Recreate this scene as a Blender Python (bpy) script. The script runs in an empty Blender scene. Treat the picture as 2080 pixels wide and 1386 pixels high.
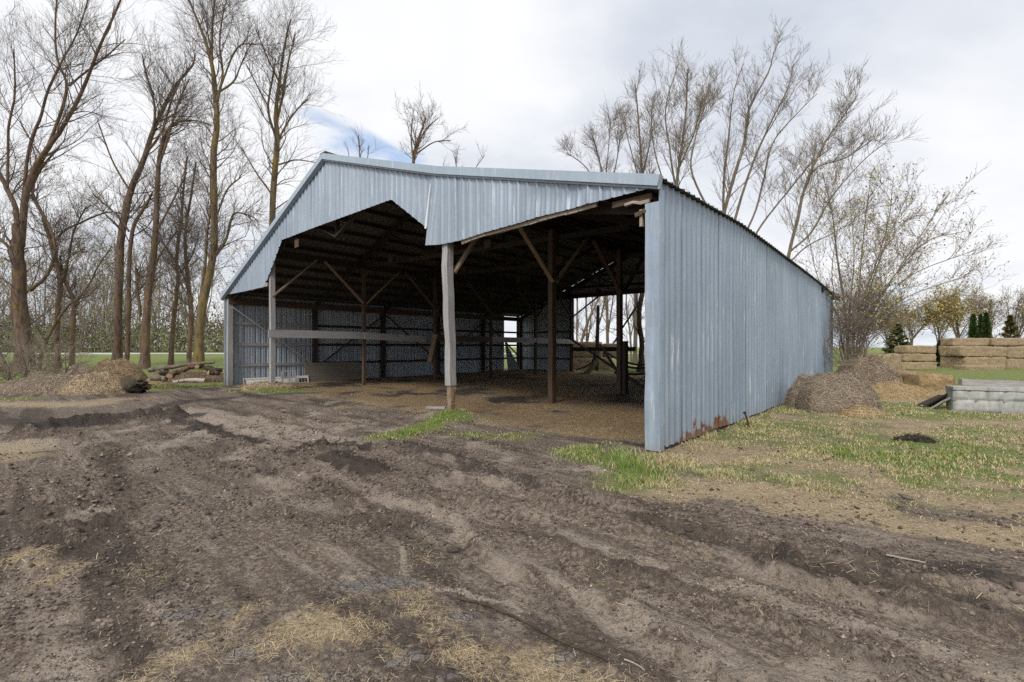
import bpy, math, random
import numpy as np
from mathutils import Vector, Matrix

random.seed(7)
SC = bpy.context.scene
COL = SC.collection
R_ = math.radians

# ------------------------------------------------------------------ camera
F, CX, HY, EYE = 970.0, 1040.0, 705.0, 1.65          # focal length in px of a 2080 px frame, eye height
cam = bpy.data.cameras.new('camera')
cam.sensor_width = 36.0
cam.lens = F / 2080 * 36.0
cam.shift_y = (HY - 693.0) / 2080.0
cam.clip_start = 0.05
cam.clip_end = 3000
camo = bpy.data.objects.new('camera', cam)
COL.objects.link(camo)
camo.location = (0, 0, EYE)
camo.rotation_euler = (R_(90), 0, 0)
SC.camera = camo

# ------------------------------------------------------------------ sky, sun, exposure
SUN_EL, SUN_AZ = R_(42), R_(205)      # azimuth clockwise from +Y
wd = bpy.data.worlds.new('World')
SC.world = wd
wd.use_nodes = True
wt = wd.node_tree
wt.nodes.clear()
def wn(t, **k):
    n = wt.nodes.new(t)
    for a, b in k.items():
        setattr(n, a, b)
    return n
def wmath(op, a, b=None, clamp=False):
    n = wn('ShaderNodeMath', operation=op, use_clamp=clamp)
    for i, v in enumerate((a, b)):
        if v is None: continue
        if isinstance(v, (int, float)): n.inputs[i].default_value = v
        else: wt.links.new(v, n.inputs[i])
    return n.outputs[0]
def wmix(f, a, b):
    n = wn('ShaderNodeMix', data_type='RGBA')
    for i, v in ((0, f), (6, a), (7, b)):
        if isinstance(v, (int, float)): n.inputs[i].default_value = v
        elif isinstance(v, tuple): n.inputs[i].default_value = v
        else: wt.links.new(v, n.inputs[i])
    return n.outputs[2]
sky = wn('ShaderNodeTexSky', sky_type='NISHITA')
sky.sun_disc = False
sky.sun_elevation = SUN_EL
sky.sun_rotation = SUN_AZ
sky.air_density = 1.0
tc = wn('ShaderNodeTexCoord')
sx = wn('ShaderNodeSeparateXYZ')
wt.links.new(tc.outputs['Generated'], sx.inputs[0])
zz = wmath('ADD', wmath('MAXIMUM', sx.outputs[2], 0.0), 0.22)
cb = wn('ShaderNodeCombineXYZ')
wt.links.new(wmath('DIVIDE', sx.outputs[0], zz), cb.inputs[0])
wt.links.new(wmath('DIVIDE', sx.outputs[1], zz), cb.inputs[1])
def wnoise(scale, det, rough, off, dist=0.0):
    mp = wn('ShaderNodeMapping')
    mp.inputs['Location'].default_value = off
    wt.links.new(cb.outputs[0], mp.inputs[0])
    n = wn('ShaderNodeTexNoise')
    n.inputs['Scale'].default_value = scale
    n.inputs['Detail'].default_value = det
    n.inputs['Roughness'].default_value = rough
    n.inputs['Distortion'].default_value = dist
    wt.links.new(mp.outputs[0], n.inputs['Vector'])
    return n.outputs[0]
def wramp(v, lo, hi):
    n = wn('ShaderNodeMapRange', interpolation_type='SMOOTHSTEP')
    wt.links.new(v, n.inputs[0])
    n.inputs[1].default_value = lo
    n.inputs[2].default_value = hi
    return n.outputs[0]
OFFA, OFFB = (6.0, -7.0), (2.65, 13.35)
shade = wramp(wnoise(0.70, 6, 0.52, (OFFA[0], OFFA[1], 1.0), 0.4), 0.40, 0.66)      # grey bellies
wisps = wramp(wnoise(1.9, 6, 0.6, (1.7, 2.2, 4.0), 0.5), 0.36, 0.68)
gaps = wramp(wnoise(1.15, 6, 0.55, (OFFB[0], OFFB[1], 2.0), 0.5), 0.615, 0.72)       # small blue holes
white = (0.70, 0.705, 0.72, 1)
grey = (0.44, 0.475, 0.54, 1)
pale = (0.61, 0.63, 0.67, 1)
cl = wmix(shade, white, grey)
cl = wmix(wmath('MULTIPLY', wisps, 0.45), cl, pale)
skyc = wn('ShaderNodeMix', data_type='RGBA', blend_type='MULTIPLY')
skyc.inputs[0].default_value = 1.0
wt.links.new(sky.outputs[0], skyc.inputs[6])
skyc.inputs[7].default_value = (0.15, 0.15, 0.15, 1)
final = wmix(wmath('MULTIPLY', gaps, 0.75), cl, skyc.outputs[2])
bg = wn('ShaderNodeBackground')
wt.links.new(final, bg.inputs[0])
bg.inputs[1].default_value = 1.0
wo = wn('ShaderNodeOutputWorld')
wt.links.new(bg.outputs[0], wo.inputs[0])

sl = bpy.data.lights.new('sun', 'SUN')
sl.energy = 1.5
sl.angle = R_(16)
sl.color = (1.0, 0.96, 0.90)
so = bpy.data.objects.new('sun', sl)
COL.objects.link(so)
sdir = Vector((math.sin(SUN_AZ) * math.cos(SUN_EL), math.cos(SUN_AZ) * math.cos(SUN_EL), math.sin(SUN_EL)))
so.rotation_euler = (-sdir).to_track_quat('-Z', 'Y').to_euler()
so.location = sdir * 60

SC.view_settings.view_transform = 'Standard'
SC.view_settings.look = 'None'
SC.view_settings.exposure = 0.55
SC.view_settings.gamma = 1.0
SC.render.engine = 'CYCLES'
SC.cycles.use_denoising = False
SC.cycles.max_bounces = 6
SC.cycles.diffuse_bounces = 4
SC.cycles.glossy_bounces = 2
SC.cycles.caustics_reflective = False
SC.cycles.caustics_refractive = False
SC.cycles.sample_clamp_indirect = 4.0

# ------------------------------------------------------------------ numpy noise
def _hash(ix, iy, seed):
    h = (ix.astype(np.int64) * 374761393 + iy.astype(np.int64) * 668265263 + seed * 974711) & 0x7fffffff
    h = ((h ^ (h >> 13)) * 1274126177) & 0x7fffffff
    return ((h ^ (h >> 16)) & 0xffff) / 65535.0
def vnoise(x, y, seed=0):
    ix = np.floor(x); iy = np.floor(y)
    fx = x - ix; fy = y - iy
    fx = fx * fx * (3 - 2 * fx); fy = fy * fy * (3 - 2 * fy)
    a = _hash(ix, iy, seed); b = _hash(ix + 1, iy, seed)
    c = _hash(ix, iy + 1, seed); d = _hash(ix + 1, iy + 1, seed)
    return (a * (1 - fx) + b * fx) * (1 - fy) + (c * (1 - fx) + d * fx) * fy
def fbm(x, y, scale, octs=4, seed=0, gain=0.5):
    v = 0.0; a = 1.0; t = 0.0
    for o in range(octs):
        v = v + a * (vnoise(x * scale + 17.3 * o, y * scale - 9.1 * o, seed + o) - 0.5)
        t += a; a *= gain; scale *= 2.03
    return v / t * 2.0
def sstep(e0, e1, x):
    t = np.clip((x - e0) / (e1 - e0), 0, 1)
    return t * t * (3 - 2 * t)

# ------------------------------------------------------------------ places: pixel of the photograph + distance -> point
def W(px, py, d):
    return ((px - CX) / F * d, d, EYE + (HY - py) / F * d)
def G(px, py):
    d = EYE * F / (py - HY)
    return ((px - CX) / F * d, d)

# barn frame: s runs along the front from the near right corner, w runs back along the long wall
RC = (2.26, 7.44)
VX = (-0.7437, 0.6685)
UX = (0.6685, 0.7437)
S_LEN, W_LEN = 19.55, 19.2
def BW(s, w):
    return (RC[0] + VX[0] * s + UX[0] * w, RC[1] + VX[1] * s + UX[1] * w)
def barn_sw(x, y):
    dx = x - RC[0]; dy = y - RC[1]
    return dx * VX[0] + dy * VX[1], dx * UX[0] + dy * UX[1]

# ------------------------------------------------------------------ ground height and cover
def seg_dist(x, y, pts):
    best = np.full(x.shape, 1e9); along = np.zeros(x.shape); side = np.zeros(x.shape); acc = 0.0
    for (ax, ay), (bx, by) in zip(pts[:-1], pts[1:]):
        dx, dy = bx - ax, by - ay
        L = math.hypot(dx, dy)
        t = np.clip(((x - ax) * dx + (y - ay) * dy) / (L * L), 0, 1)
        qx, qy = x - ax - t * dx, y - ay - t * dy
        d = np.hypot(qx, qy)
        m = d < best
        best = np.where(m, d, best)
        along = np.where(m, acc + t * L, along)
        side = np.where(m, (qx * dy - qy * dx) / L, side)
        acc += L
    return best, along, side
def PX(*p):
    return [G(a, b) for a, b in p]

RUTS = [
    (PX((350, 832), (480, 880), (640, 930), (800, 985), (1000, 1070), (1200, 1160), (1500, 1290), (1750, 1386)), 0.22, 0.07),
    (PX((470, 822), (640, 868), (780, 905), (950, 958), (1150, 1012), (1400, 1085), (1700, 1165), (2080, 1250)), 0.20, 0.08),
    (PX((360, 850), (560, 920), (700, 990), (860, 1060), (1050, 1150), (1300, 1290), (1420, 1386)), 0.16, 0.05),
    (PX((900, 985), (1100, 1040), (1350, 1110), (1600, 1190), (2080, 1330)), 0.22, 0.06),
    (PX((600, 830), (760, 850), (900, 838), (1050, 815)), 0.3, 0.06),
    (PX((1130, 1000), (1350, 1052), (1560, 1110)), 0.2, 0.07),
    (PX((560, 812), (700, 806), (850, 797), (960, 795)), 0.3, 0.07),
    (PX((1240, 960), (1500, 1010), (1750, 1000), (2080, 980)), 0.25, 0.03),
]
BERMS = [
    (PX((60, 880), (170, 862), (260, 855), (370, 846)), 0.30, 0.22),
    (PX((590, 925), (660, 912), (715, 918)), 0.16, 0.12),
    (PX((670, 935), (760, 955)), 0.14, 0.10),
    (PX((370, 850), (440, 880), (500, 898)), 0.13, 0.09),
    (PX((0, 1310), (70, 1295)), 0.06, 0.05),
    (PX((190, 1350), (240, 1330)), 0.05, 0.06),
]
TREADS = [
    (PX((125, 880), (190, 940), (230, 1000), (200, 1070), (120, 1120)), 0.34),
    (PX((330, 905), (480, 960), (600, 975), (700, 1010), (770, 1060)), 0.26),
    (PX((40, 970), (130, 1030), (150, 1090)), 0.3),
]
def height(x, y):
    x = np.asarray(x, float); y = np.asarray(y, float)
    r = np.hypot(x, y)
    z = 0.64 * sstep(30, 62, y) + 0.10 * fbm(x, y, 0.12, 3, 5) * sstep(6, 25, r)
    s, w = barn_sw(x, y)
    ins = sstep(-1.5, 0.8, w) * sstep(0.2, 1.0, s) * sstep(S_LEN, S_LEN - 1, s) * sstep(W_LEN + 2, W_LEN, w)
    z = z + ins * (0.05 * fbm(x, y, 0.7, 3, 11) + 0.03)
    px, py = BW(4.95, 0.0)
    z = z + 0.24 * np.exp(-((x - px) ** 2 + (y - py) ** 2) / 0.55)
    px, py = BW(15.1, -0.2)
    z = z + 0.16 * np.exp(-((x - px) ** 2 + (y - py) ** 2) / 0.9)
    yard = sstep(26, 14, r)
    near = sstep(14, 5, r)
    bx = x + 0.22 * fbm(x, y, 1.3, 5, 71, .6); by = y + 0.22 * fbm(x, y, 1.3, 5, 75, .6)
    fade = sstep(40, 20, r)
    for pts, wd_, dep in RUTS:
        d, al, sd = seg_dist(bx, by, pts)
        m = 0.55 + 0.9 * vnoise(al * 0.8, al * 0 + dep * 90, 3)
        crm = 0.4 + 1.2 * vnoise(x * 9, y * 9, 77)
        z = z - fade * dep * 0.55 * m * np.exp(-(d / (wd_ * .7)) ** 2) + fade * dep * 0.6 * m * crm * np.exp(-((d - wd_ * 1.3) / (wd_ * 0.35)) ** 2)
    for pts, wd_, hh in BERMS:
        d, al, sd = seg_dist(bx, by, pts)
        z = z + hh * 0.9 * np.exp(-(d / (wd_ * .75)) ** 2) * (0.25 + 0.8 * vnoise(x * 7, y * 7, 9) + 0.6 * vnoise(x * 17, y * 17, 10))
    for pts, wd_ in TREADS:
        d, al, sd = seg_dist(x, y, pts)
        lug = np.sin((al + np.abs(sd) * 0.5) * 2 * math.pi / 0.27 + 1.2 * fbm(x, y, 2, 2, 4))
        z = z + 0.048 * sstep(-0.25, 0.35, lug) * sstep(wd_, wd_ * 0.7, d) - 0.018 * sstep(wd_ * 1.15, wd_ * 0.8, d)
    z = z + yard * 0.028 * fbm(x, y, 0.9, 4, 21)
    ut = -0.72 * x + 0.69 * y; vt = 0.69 * x + 0.72 * y
    z = z + yard * 0.016 * fbm(ut * 0.10, vt, 4.6, 4, 91) * sstep(-0.9, -1.6, w)
    rough = 0.55 + 0.6 * fbm(x, y, 0.6, 2, 31)
    rough = np.clip(rough, 0.15, 1.2)
    ridg = 1 - np.abs(fbm(x, y, 5.5, 4, 41))
    z = z + yard * rough * (0.013 * fbm(x, y, 6.0, 5, 51, 0.75) + 0.010 * (ridg - 0.8))
    cl_ = fbm(x, y, 11.0, 3, 61, 0.6)
    z = z + near * rough * 0.035 * np.clip(cl_ - 0.12, 0, 1)
    return z
def hz(x, y):
    return float(height(np.array([x]), np.array([y]))[0])

def blob(x, y, p, rx, ry, ang=0.0, soft=0.5):
    cx, cy = p
    c, s = math.cos(ang), math.sin(ang)
    dx, dy = x - cx, y - cy
    u = (dx * c + dy * s) / rx; v = (-dx * s + dy * c) / ry
    return sstep(1.0, 1.0 - soft, np.hypot(u, v))
def poly_mask(x, y, pts, wd_, soft=0.5):
    d, _, _ = seg_dist(x, y, pts)
    return sstep(wd_, wd_ * (1 - soft), d)

BAND = -0.42
def cover(x, y):
    """grass, straw, dark wet mud, pale dry soil: each 0..1"""
    x = np.asarray(x, float); y = np.asarray(y, float)
    n1 = fbm(x, y, 0.55, 4, 101); n2 = fbm(x, y, 1.7, 4, 111); n3 = fbm(x, y, 5.0, 3, 121)
    xx = x + 0.35 * n1 + 0.26 * n2 + 0.12 * n3; yy = y + 0.35 * fbm(x, y, 0.55, 4, 131) + 0.26 * fbm(x, y, 1.7, 3, 141) + 0.12 * fbm(x, y, 5.0, 3, 145)
    r = np.hypot(x, y)
    s, w = barn_sw(x, y)
    inside = sstep(-0.2, 0.5, w) * sstep(-0.1, 0.2, s) * sstep(S_LEN + .1, S_LEN - 0.1, s) * sstep(W_LEN + 1.5, W_LEN, w)
    # ---- grass
    g = np.zeros_like(x)
    g = np.maximum(g, 0.95 * poly_mask(xx, yy, PX((790, 890), (860, 872), (935, 858)), 0.75, 0.95))
    g = np.maximum(g, 0.5 * poly_mask(xx, yy, PX((930, 885), (1080, 885)), 0.5, 0.8))
    g = np.maximum(g, 1.0 * poly_mask(xx, yy, PX((1180, 925), (1260, 945), (1320, 985)), 0.85, 0.95))
    g = np.maximum(g, 0.85 * poly_mask(xx, yy, PX((1330, 935), (1450, 960), (1530, 940)), 0.6, 0.95))
    field = sstep(-0.4, 0.5, -s + 0.1) * sstep(-1.6, -0.3, w + 0.12 * s)
    g = np.maximum(g, field * np.clip(0.52 + 0.85 * n1 + 0.6 * n2, 0, 1))
    g = np.maximum(g, 0.9 * poly_mask(xx, yy, PX((1560, 905), (1700, 860), (1800, 850)), 0.7, 0.8) * np.clip(0.6 + n2, 0, 1))
    g = np.maximum(g, 0.95 * poly_mask(xx, yy, PX((1850, 845), (2080, 842), (2400, 850)), 0.9, 0.6))
    g = np.maximum(g, 0.9 * poly_mask(xx, yy, PX((1850, 980), (1960, 960), (2080, 985)), 0.55, 0.8))
    g = np.maximum(g, 1.0 * poly_mask(xx, yy, PX((300, 790), (380, 785), (455, 781)), 1.7, 0.6))
    g = np.maximum(g, 0.95 * poly_mask(xx, yy, PX((480, 797), (560, 800), (650, 795)), 0.6, 0.6))
    g = np.maximum(g, 0.6 * blob(xx, yy, G(20, 812), 1.3, 0.8))
    out = np.clip(sstep(21.5, 26, y + 0.10 * np.abs(x)), 0, 1) * (1 - inside)
    g = np.maximum(g, out * np.clip(0.95 + 0.3 * n1, 0, 1))
    g = np.maximum(g, sstep(15.5, 20, y) * sstep(8, 13, x) * np.clip(0.9 + 0.5 * n1, 0, 1) * (1 - inside))
    # ---- straw
    st = np.zeros_like(x)
    st = np.maximum(st, inside * np.clip(0.62 + 1.2 * n1 + 0.8 * n2, 0, 1))
    st = np.maximum(st, 0.95 * poly_mask(xx, yy, PX((1380, 1000), (1500, 990), (1620, 1005), (1760, 1040)), 0.75, 0.7))
    st = np.maximum(st, 0.9 * poly_mask(xx, yy, PX((1600, 1030), (1850, 1075), (2080, 1095)), 0.5, 0.8))
    st = np.maximum(st, 0.85 * poly_mask(xx, yy, PX((1380, 940), (1560, 895), (1700, 900), (1900, 930)), 0.5, 0.8) * np.clip(0.6 + 1.5 * n2, 0, 1))
    st = np.maximum(st, 0.85 * poly_mask(xx, yy, PX((0, 1140), (80, 1165)), 0.5, 1.0) * np.clip(0.65 + 1.5 * n2, 0, 1))
    st = np.maximum(st, 0.55 * poly_mask(xx, yy, PX((-200, 1350), (400, 1290), (900, 1290), (1200, 1386)), 0.55, 0.8) * np.clip(0.35 + 1.5 * n2 + 0.8 * n3, 0, 1))
    st = np.maximum(st, 0.9 * poly_mask(xx, yy, PX((420, 1320), (700, 1270), (900, 1250), (1000, 1260)), 0.36, 1.0) * np.clip(0.45 + 1.7 * n2 + 0.6 * n3, 0, 1))
    st = np.maximum(st, 0.8 * poly_mask(xx, yy, PX((250, 1360), (500, 1340), (800, 1340), (1100, 1370)), 0.30, 1.0) * np.clip(0.5 + 1.7 * n2 + 0.6 * n3, 0, 1))
    st = np.maximum(st, 0.7 * poly_mask(xx, yy, PX((0, 822), (150, 825), (250, 812)), 1.2, 0.8))
    st = np.maximum(st, 0.6 * poly_mask(xx, yy, PX((0, 905), (90, 925)), 0.7, 0.7))
    st = np.maximum(st, 0.75 * poly_mask(xx, yy, PX((1000, 862), (1150, 855), (1290, 850)), 0.6, 0.7))
    st = np.maximum(st, 0.75 * poly_mask(xx, yy, PX((690, 830), (850, 825)), 0.9, 0.9) * np.clip(0.4 + n2, 0, 1))
    st = np.maximum(st, 0.9 * poly_mask(xx, yy, PX((1560, 860), (1700, 855), (1790, 830)), 0.8, 0.7))
    st = np.maximum(st, 0.9 * poly_mask(xx, yy, PX((1780, 830), (1850, 800), (1950, 795)), 1.2, 0.6))
    st = np.maximum(st, 0.7 * poly_mask(xx, yy, PX((1700, 885), (1900, 870), (2080, 905)), 0.35, 0.7))
    st = np.maximum(st, field * np.clip(0.72 - 0.7 * n1 + 0.35 * n3, 0, 1))
    st = np.maximum(st, 0.75 * blob(xx, yy, G(545, 795), 0.9, 0.7))
    st = np.maximum(st, 0.35 * np.clip(0.1 + 1.3 * n2, 0, 1) * sstep(26, 15, r))
    st = np.maximum(st, sstep(24, 15, np.hypot(x + 13, y - 16)) * 0.0)
    # ---- dark wet mud
    dk = np.zeros_like(x)
    for pts, wd_, hh in BERMS[:4]:
        d, _, _ = seg_dist(xx, yy, pts)
        dk = np.maximum(dk, 1.0 * sstep(wd_ * 2.6, wd_ * 0.7, d))
    dk = np.maximum(dk, 0.75 * poly_mask(xx, yy, PX((0, 850), (150, 865), (380, 815), (470, 808)), 0.8, 0.8))
    dk = np.maximum(dk, 0.7 * poly_mask(xx, yy, PX((500, 805), (700, 800), (880, 795)), 0.5, 0.7))
    dk = np.maximum(dk, 0.7 * poly_mask(xx, yy, PX((800, 905), (1000, 955), (1200, 1020), (1500, 1120), (1800, 1200), (2080, 1260)), 0.26, 0.8) * np.clip(0.8 + n2, 0, 1))
    dk = np.maximum(dk, 0.6 * poly_mask(xx, yy, PX((400, 1000), (700, 1050), (900, 1120), (1150, 1250)), 0.5, 0.9) * np.clip(0.5 + 1.2 * n2, 0, 1))
    dk = np.maximum(dk, 0.6 * poly_mask(xx, yy, PX((0, 1090), (250, 1130), (400, 1200)), 0.35, 0.8) * np.clip(0.6 + 1.2 * n2, 0, 1))
    dk = np.maximum(dk, 0.7 * poly_mask(xx, yy, PX((1900, 1180), (2080, 1200)), 0.3, 0.8))
    dk = np.maximum(dk, 0.55 * poly_mask(xx, yy, PX((1480, 960), (1560, 935), (1640, 935)), 0.35, 0.8))
    dk = np.maximum(dk, inside * np.clip(0.22 - 1.6 * n1 - 0.8 * n2, 0, 0.85))
    dk = np.maximum(dk, 0.65 * np.clip(-0.25 + 2.0 * n2, 0, 1) * sstep(24, 14, r) * (1 - field))
    # ---- pale dry soil
    pl = np.zeros_like(x)
    pl = np.maximum(pl, 0.75 * poly_mask(xx, yy, PX((390, 835), (520, 868), (690, 905)), 0.75, 0.6))
    pl = np.maximum(pl, 0.9 * blob(xx, yy, G(30, 905), 1.3, 0.7))
    pl = np.maximum(pl, 0.55 * blob(xx, yy, G(600, 1020), 0.75, 0.6))
    pl = np.maximum(pl, 0.6 * blob(xx, yy, G(160, 900), 0.8, 0.8))
    pl = np.maximum(pl, 0.7 * poly_mask(xx, yy, PX((750, 1000), (950, 1090), (1150, 1190), (1400, 1300), (1550, 1386)), 0.13, 0.8))
    pl = np.maximum(pl, 0.65 * poly_mask(xx, yy, PX((1150, 1100), (1400, 1180), (1650, 1250), (2000, 1386)), 0.16, 0.8))
    pl = np.maximum(pl, 0.8 * poly_mask(xx, yy, PX((820, 1130), (960, 1210), (1020, 1235)), 0.07, 0.8))
    for p in ((330, 1240), (500, 1212), (620, 1250), (180, 1275), (720, 1195)):
        pl = np.maximum(pl, 0.85 * blob(xx, yy, G(*p), 0.14, 0.08, 0, 0.9))
    pl = np.maximum(pl, 0.7 * np.clip(-0.03 - 1.9 * n2, 0, 1) * sstep(24, 14, r) * (1 - field))
    return g, st, dk, pl
def gold_mask(x, y):
    s, w = barn_sw(x, y)
    return 0.8 * sstep(-1.0, 1.5, w) * sstep(-0.1, 0.3, s) * sstep(S_LEN + .1, S_LEN - 0.1, s) * sstep(W_LEN + 1.5, W_LEN, w)
def clay_mask(x, y):
    xx = x + 0.2 * fbm(x, y, 2.0, 3, 151); yy = y + 0.2 * fbm(x, y, 2.0, 3, 161)
    c = np.zeros_like(x)
    for p, rx, ry in (((760, 1190), .35, .13), ((950, 1245), .16, .1), ((820, 1330), .12, .06), ((560, 1300), .2, .07),
                      ((640, 1360), .22, .05), ((900, 1350), .1, .04), ((1140, 1345), .16, .06), ((370, 1250), .3, .1), ((80, 1376), .2, .05),
                      ((300, 1386), .16, .06)):
        c = np.maximum(c, blob(xx, yy, G(*p), rx, ry, 0, 0.4))
    return c

# ------------------------------------------------------------------ mesh helpers
def mesh_np(name, V, Fc, mat=None, uv=None, attrs=None, smooth=False):
    """V (n,3), Fc (m,k) all faces the same size or a list of such arrays"""
    me = bpy.data.meshes.new(name)
    V = np.ascontiguousarray(V, dtype=np.float32)
    groups = Fc if isinstance(Fc, list) else [Fc]
    groups = [np.asarray(g, dtype=np.int32) for g in groups if len(g)]
    me.vertices.add(len(V))
    me.vertices.foreach_set('co', V.ravel())
    nl = sum(g.size for g in groups); nf = sum(len(g) for g in groups)
    me.loops.add(nl)
    me.loops.foreach_set('vertex_index', np.concatenate([g.ravel() for g in groups]))
    me.polygons.add(nf)
    tot = np.concatenate([np.full(len(g), g.shape[1], np.int32) for g in groups])
    st = np.concatenate([[0], np.cumsum(tot)[:-1]]).astype(np.int32)
    me.polygons.foreach_set('loop_start', st)
    me.polygons.foreach_set('loop_total', tot)
    if smooth:
        me.polygons.foreach_set('use_smooth', np.ones(nf, bool))
    me.update(calc_edges=True)
    for an, arr in (attrs or {}).items():
        arr = np.asarray(arr, np.float32)
        if arr.ndim == 2:
            a = me.attributes.new(an, 'FLOAT_COLOR', 'POINT')
            if arr.shape[1] == 3:
                arr = np.concatenate([arr, np.ones((len(arr), 1), np.float32)], 1)
            a.data.foreach_set('color', arr.ravel())
        else:
            a = me.attributes.new(an, 'FLOAT', 'POINT')
            a.data.foreach_set('value', arr)
    if mat: me.materials.append(mat)
    return me
def link(name, me, parent=None, label=None, cat=None, group=None, kind=None):
    o = bpy.data.objects.new(name, me)
    COL.objects.link(o)
    if parent is not None: o.parent = parent
    return tag(o, label, cat, group, kind)
def tag(o, label=None, cat=None, group=None, kind=None):
    if label: o['label'] = label
    if cat: o['category'] = cat
    if group: o['group'] = group
    if kind: o['kind'] = kind
    return o
def thing(name, loc, rz, label, cat, group=None):
    o = link(name, None, None, label, cat, group)
    o.location = loc
    o.rotation_euler = (0, 0, rz)
    o.empty_display_size = 0.2
    return o

class MB:
    """collects boxes, beams and tubes with a UV that runs along the grain"""
    def __init__(s):
        s.v = []; s.f = []; s.uv = []
    def quad(s, pts, uvs):
        b = len(s.v)
        s.v += [tuple(p) for p in pts]
        s.f.append(tuple(range(b, b + len(pts))))
        s.uv += uvs
    def beam(s, p0, p1, w, h, up=(0, 0, 1), taper=1.0, jit=0.0, segs=1, u0=None):
        p0 = Vector(p0); p1 = Vector(p1)
        t = (p1 - p0); L = t.length; t.normalize()
        up = Vector(up)
        sd = t.cross(up)
        if sd.length < 1e-3:
            sd = t.cross(Vector((0, 1, 0)))
        sd.normalize()
        upv = sd.cross(t)
        off = random.uniform(0, 50) if u0 is None else u0
        rings = []
        for k in range(segs + 1):
            q = k / segs
            c = p0 + t * (L * q)
            if 0 < k < segs:
                c = c + (sd * random.gauss(0, 1) + upv * random.gauss(0, 1)) * jit
            sc = 1 + (taper - 1) * q
            ring = []
            for a, b in ((-1, -1), (1, -1), (1, 1), (-1, 1)):
                ring.append(c + sd * (a * w / 2 * sc + random.gauss(0, jit * .5)) + upv * (b * h / 2 * sc + random.gauss(0, jit * .5)))
            rings.append(ring)
        ws = (w, h, w, h)
        for k in range(segs):
            acc = 0
            for i in range(4):
                j = (i + 1) % 4
                s.quad([rings[k][i], rings[k][j], rings[k + 1][j], rings[k + 1][i]],
                       [(off + L * k / segs, acc), (off + L * k / segs, acc + ws[i]), (off + L * (k + 1) / segs, acc + ws[i]), (off + L * (k + 1) / segs, acc)])
                acc += ws[i] + 0.03
        s.quad(rings[0][::-1], [(off, 0), (off, w), (off + h * .3, w), (off + h * .3, 0)])
        s.quad(rings[-1], [(off, 0), (off, w), (off + h * .3, w), (off + h * .3, 0)])
        return s
    def box(s, c, sx, sy, sz):
        c = Vector(c)
        return s.beam(c - Vector((sx / 2, 0, 0)), c + Vector((sx / 2, 0, 0)), sy, sz)
    def mesh(s, name, mat):
        me = bpy.data.meshes.new(name)
        me.from_pydata(s.v, [], s.f)
        uv = me.uv_layers.new(name='UVMap')
        uv.data.foreach_set('uv', np.array(s.uv, np.float32).ravel())
        if mat: me.materials.append(mat)
        return me
    def build(s, name, mat, parent=None, **k):
        return link(name, s.mesh(name, mat), parent, **k)

def tubes(pts, rad, M):
    """pts (N,K,3), rad (N,K) -> verts, quad faces"""
    N, K, _ = pts.shape
    tan = np.gradient(pts, axis=1)
    tan /= np.linalg.norm(tan, axis=2, keepdims=True) + 1e-9
    ref = np.where(np.abs(tan[:, :1, 2:3]) > 0.8, np.array([1.0, 0.3, 0]), np.array([0.1, 0.2, 1.0]))
    ref = np.broadcast_to(ref, tan.shape)
    a = np.cross(tan, ref); a /= np.linalg.norm(a, axis=2, keepdims=True) + 1e-9
    b = np.cross(tan, a)
    th = np.arange(M) / M * 2 * math.pi
    ring = a[:, :, None, :] * np.cos(th)[None, None, :, None] + b[:, :, None, :] * np.sin(th)[None, None, :, None]
    V = pts[:, :, None, :] + ring * rad[:, :, None, None]
    V = V.reshape(-1, 3)
    base = (np.arange(N)[:, None, None] * K + np.arange(K - 1)[None, :, None]) * M
    i = np.arange(M)[None, None, :]; j = (i + 1) % M
    Fq = np.stack([base + i, base + j, base + M + j, base + M + i], axis=-1).reshape(-1, 4)
    return V, Fq
def join(parts):
    Vs = []; Fs = []; o = 0
    for V, Fq in parts:
        Vs.append(V); Fs.append(Fq + o); o += len(V)
    return np.concatenate(Vs), np.concatenate(Fs)

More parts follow.
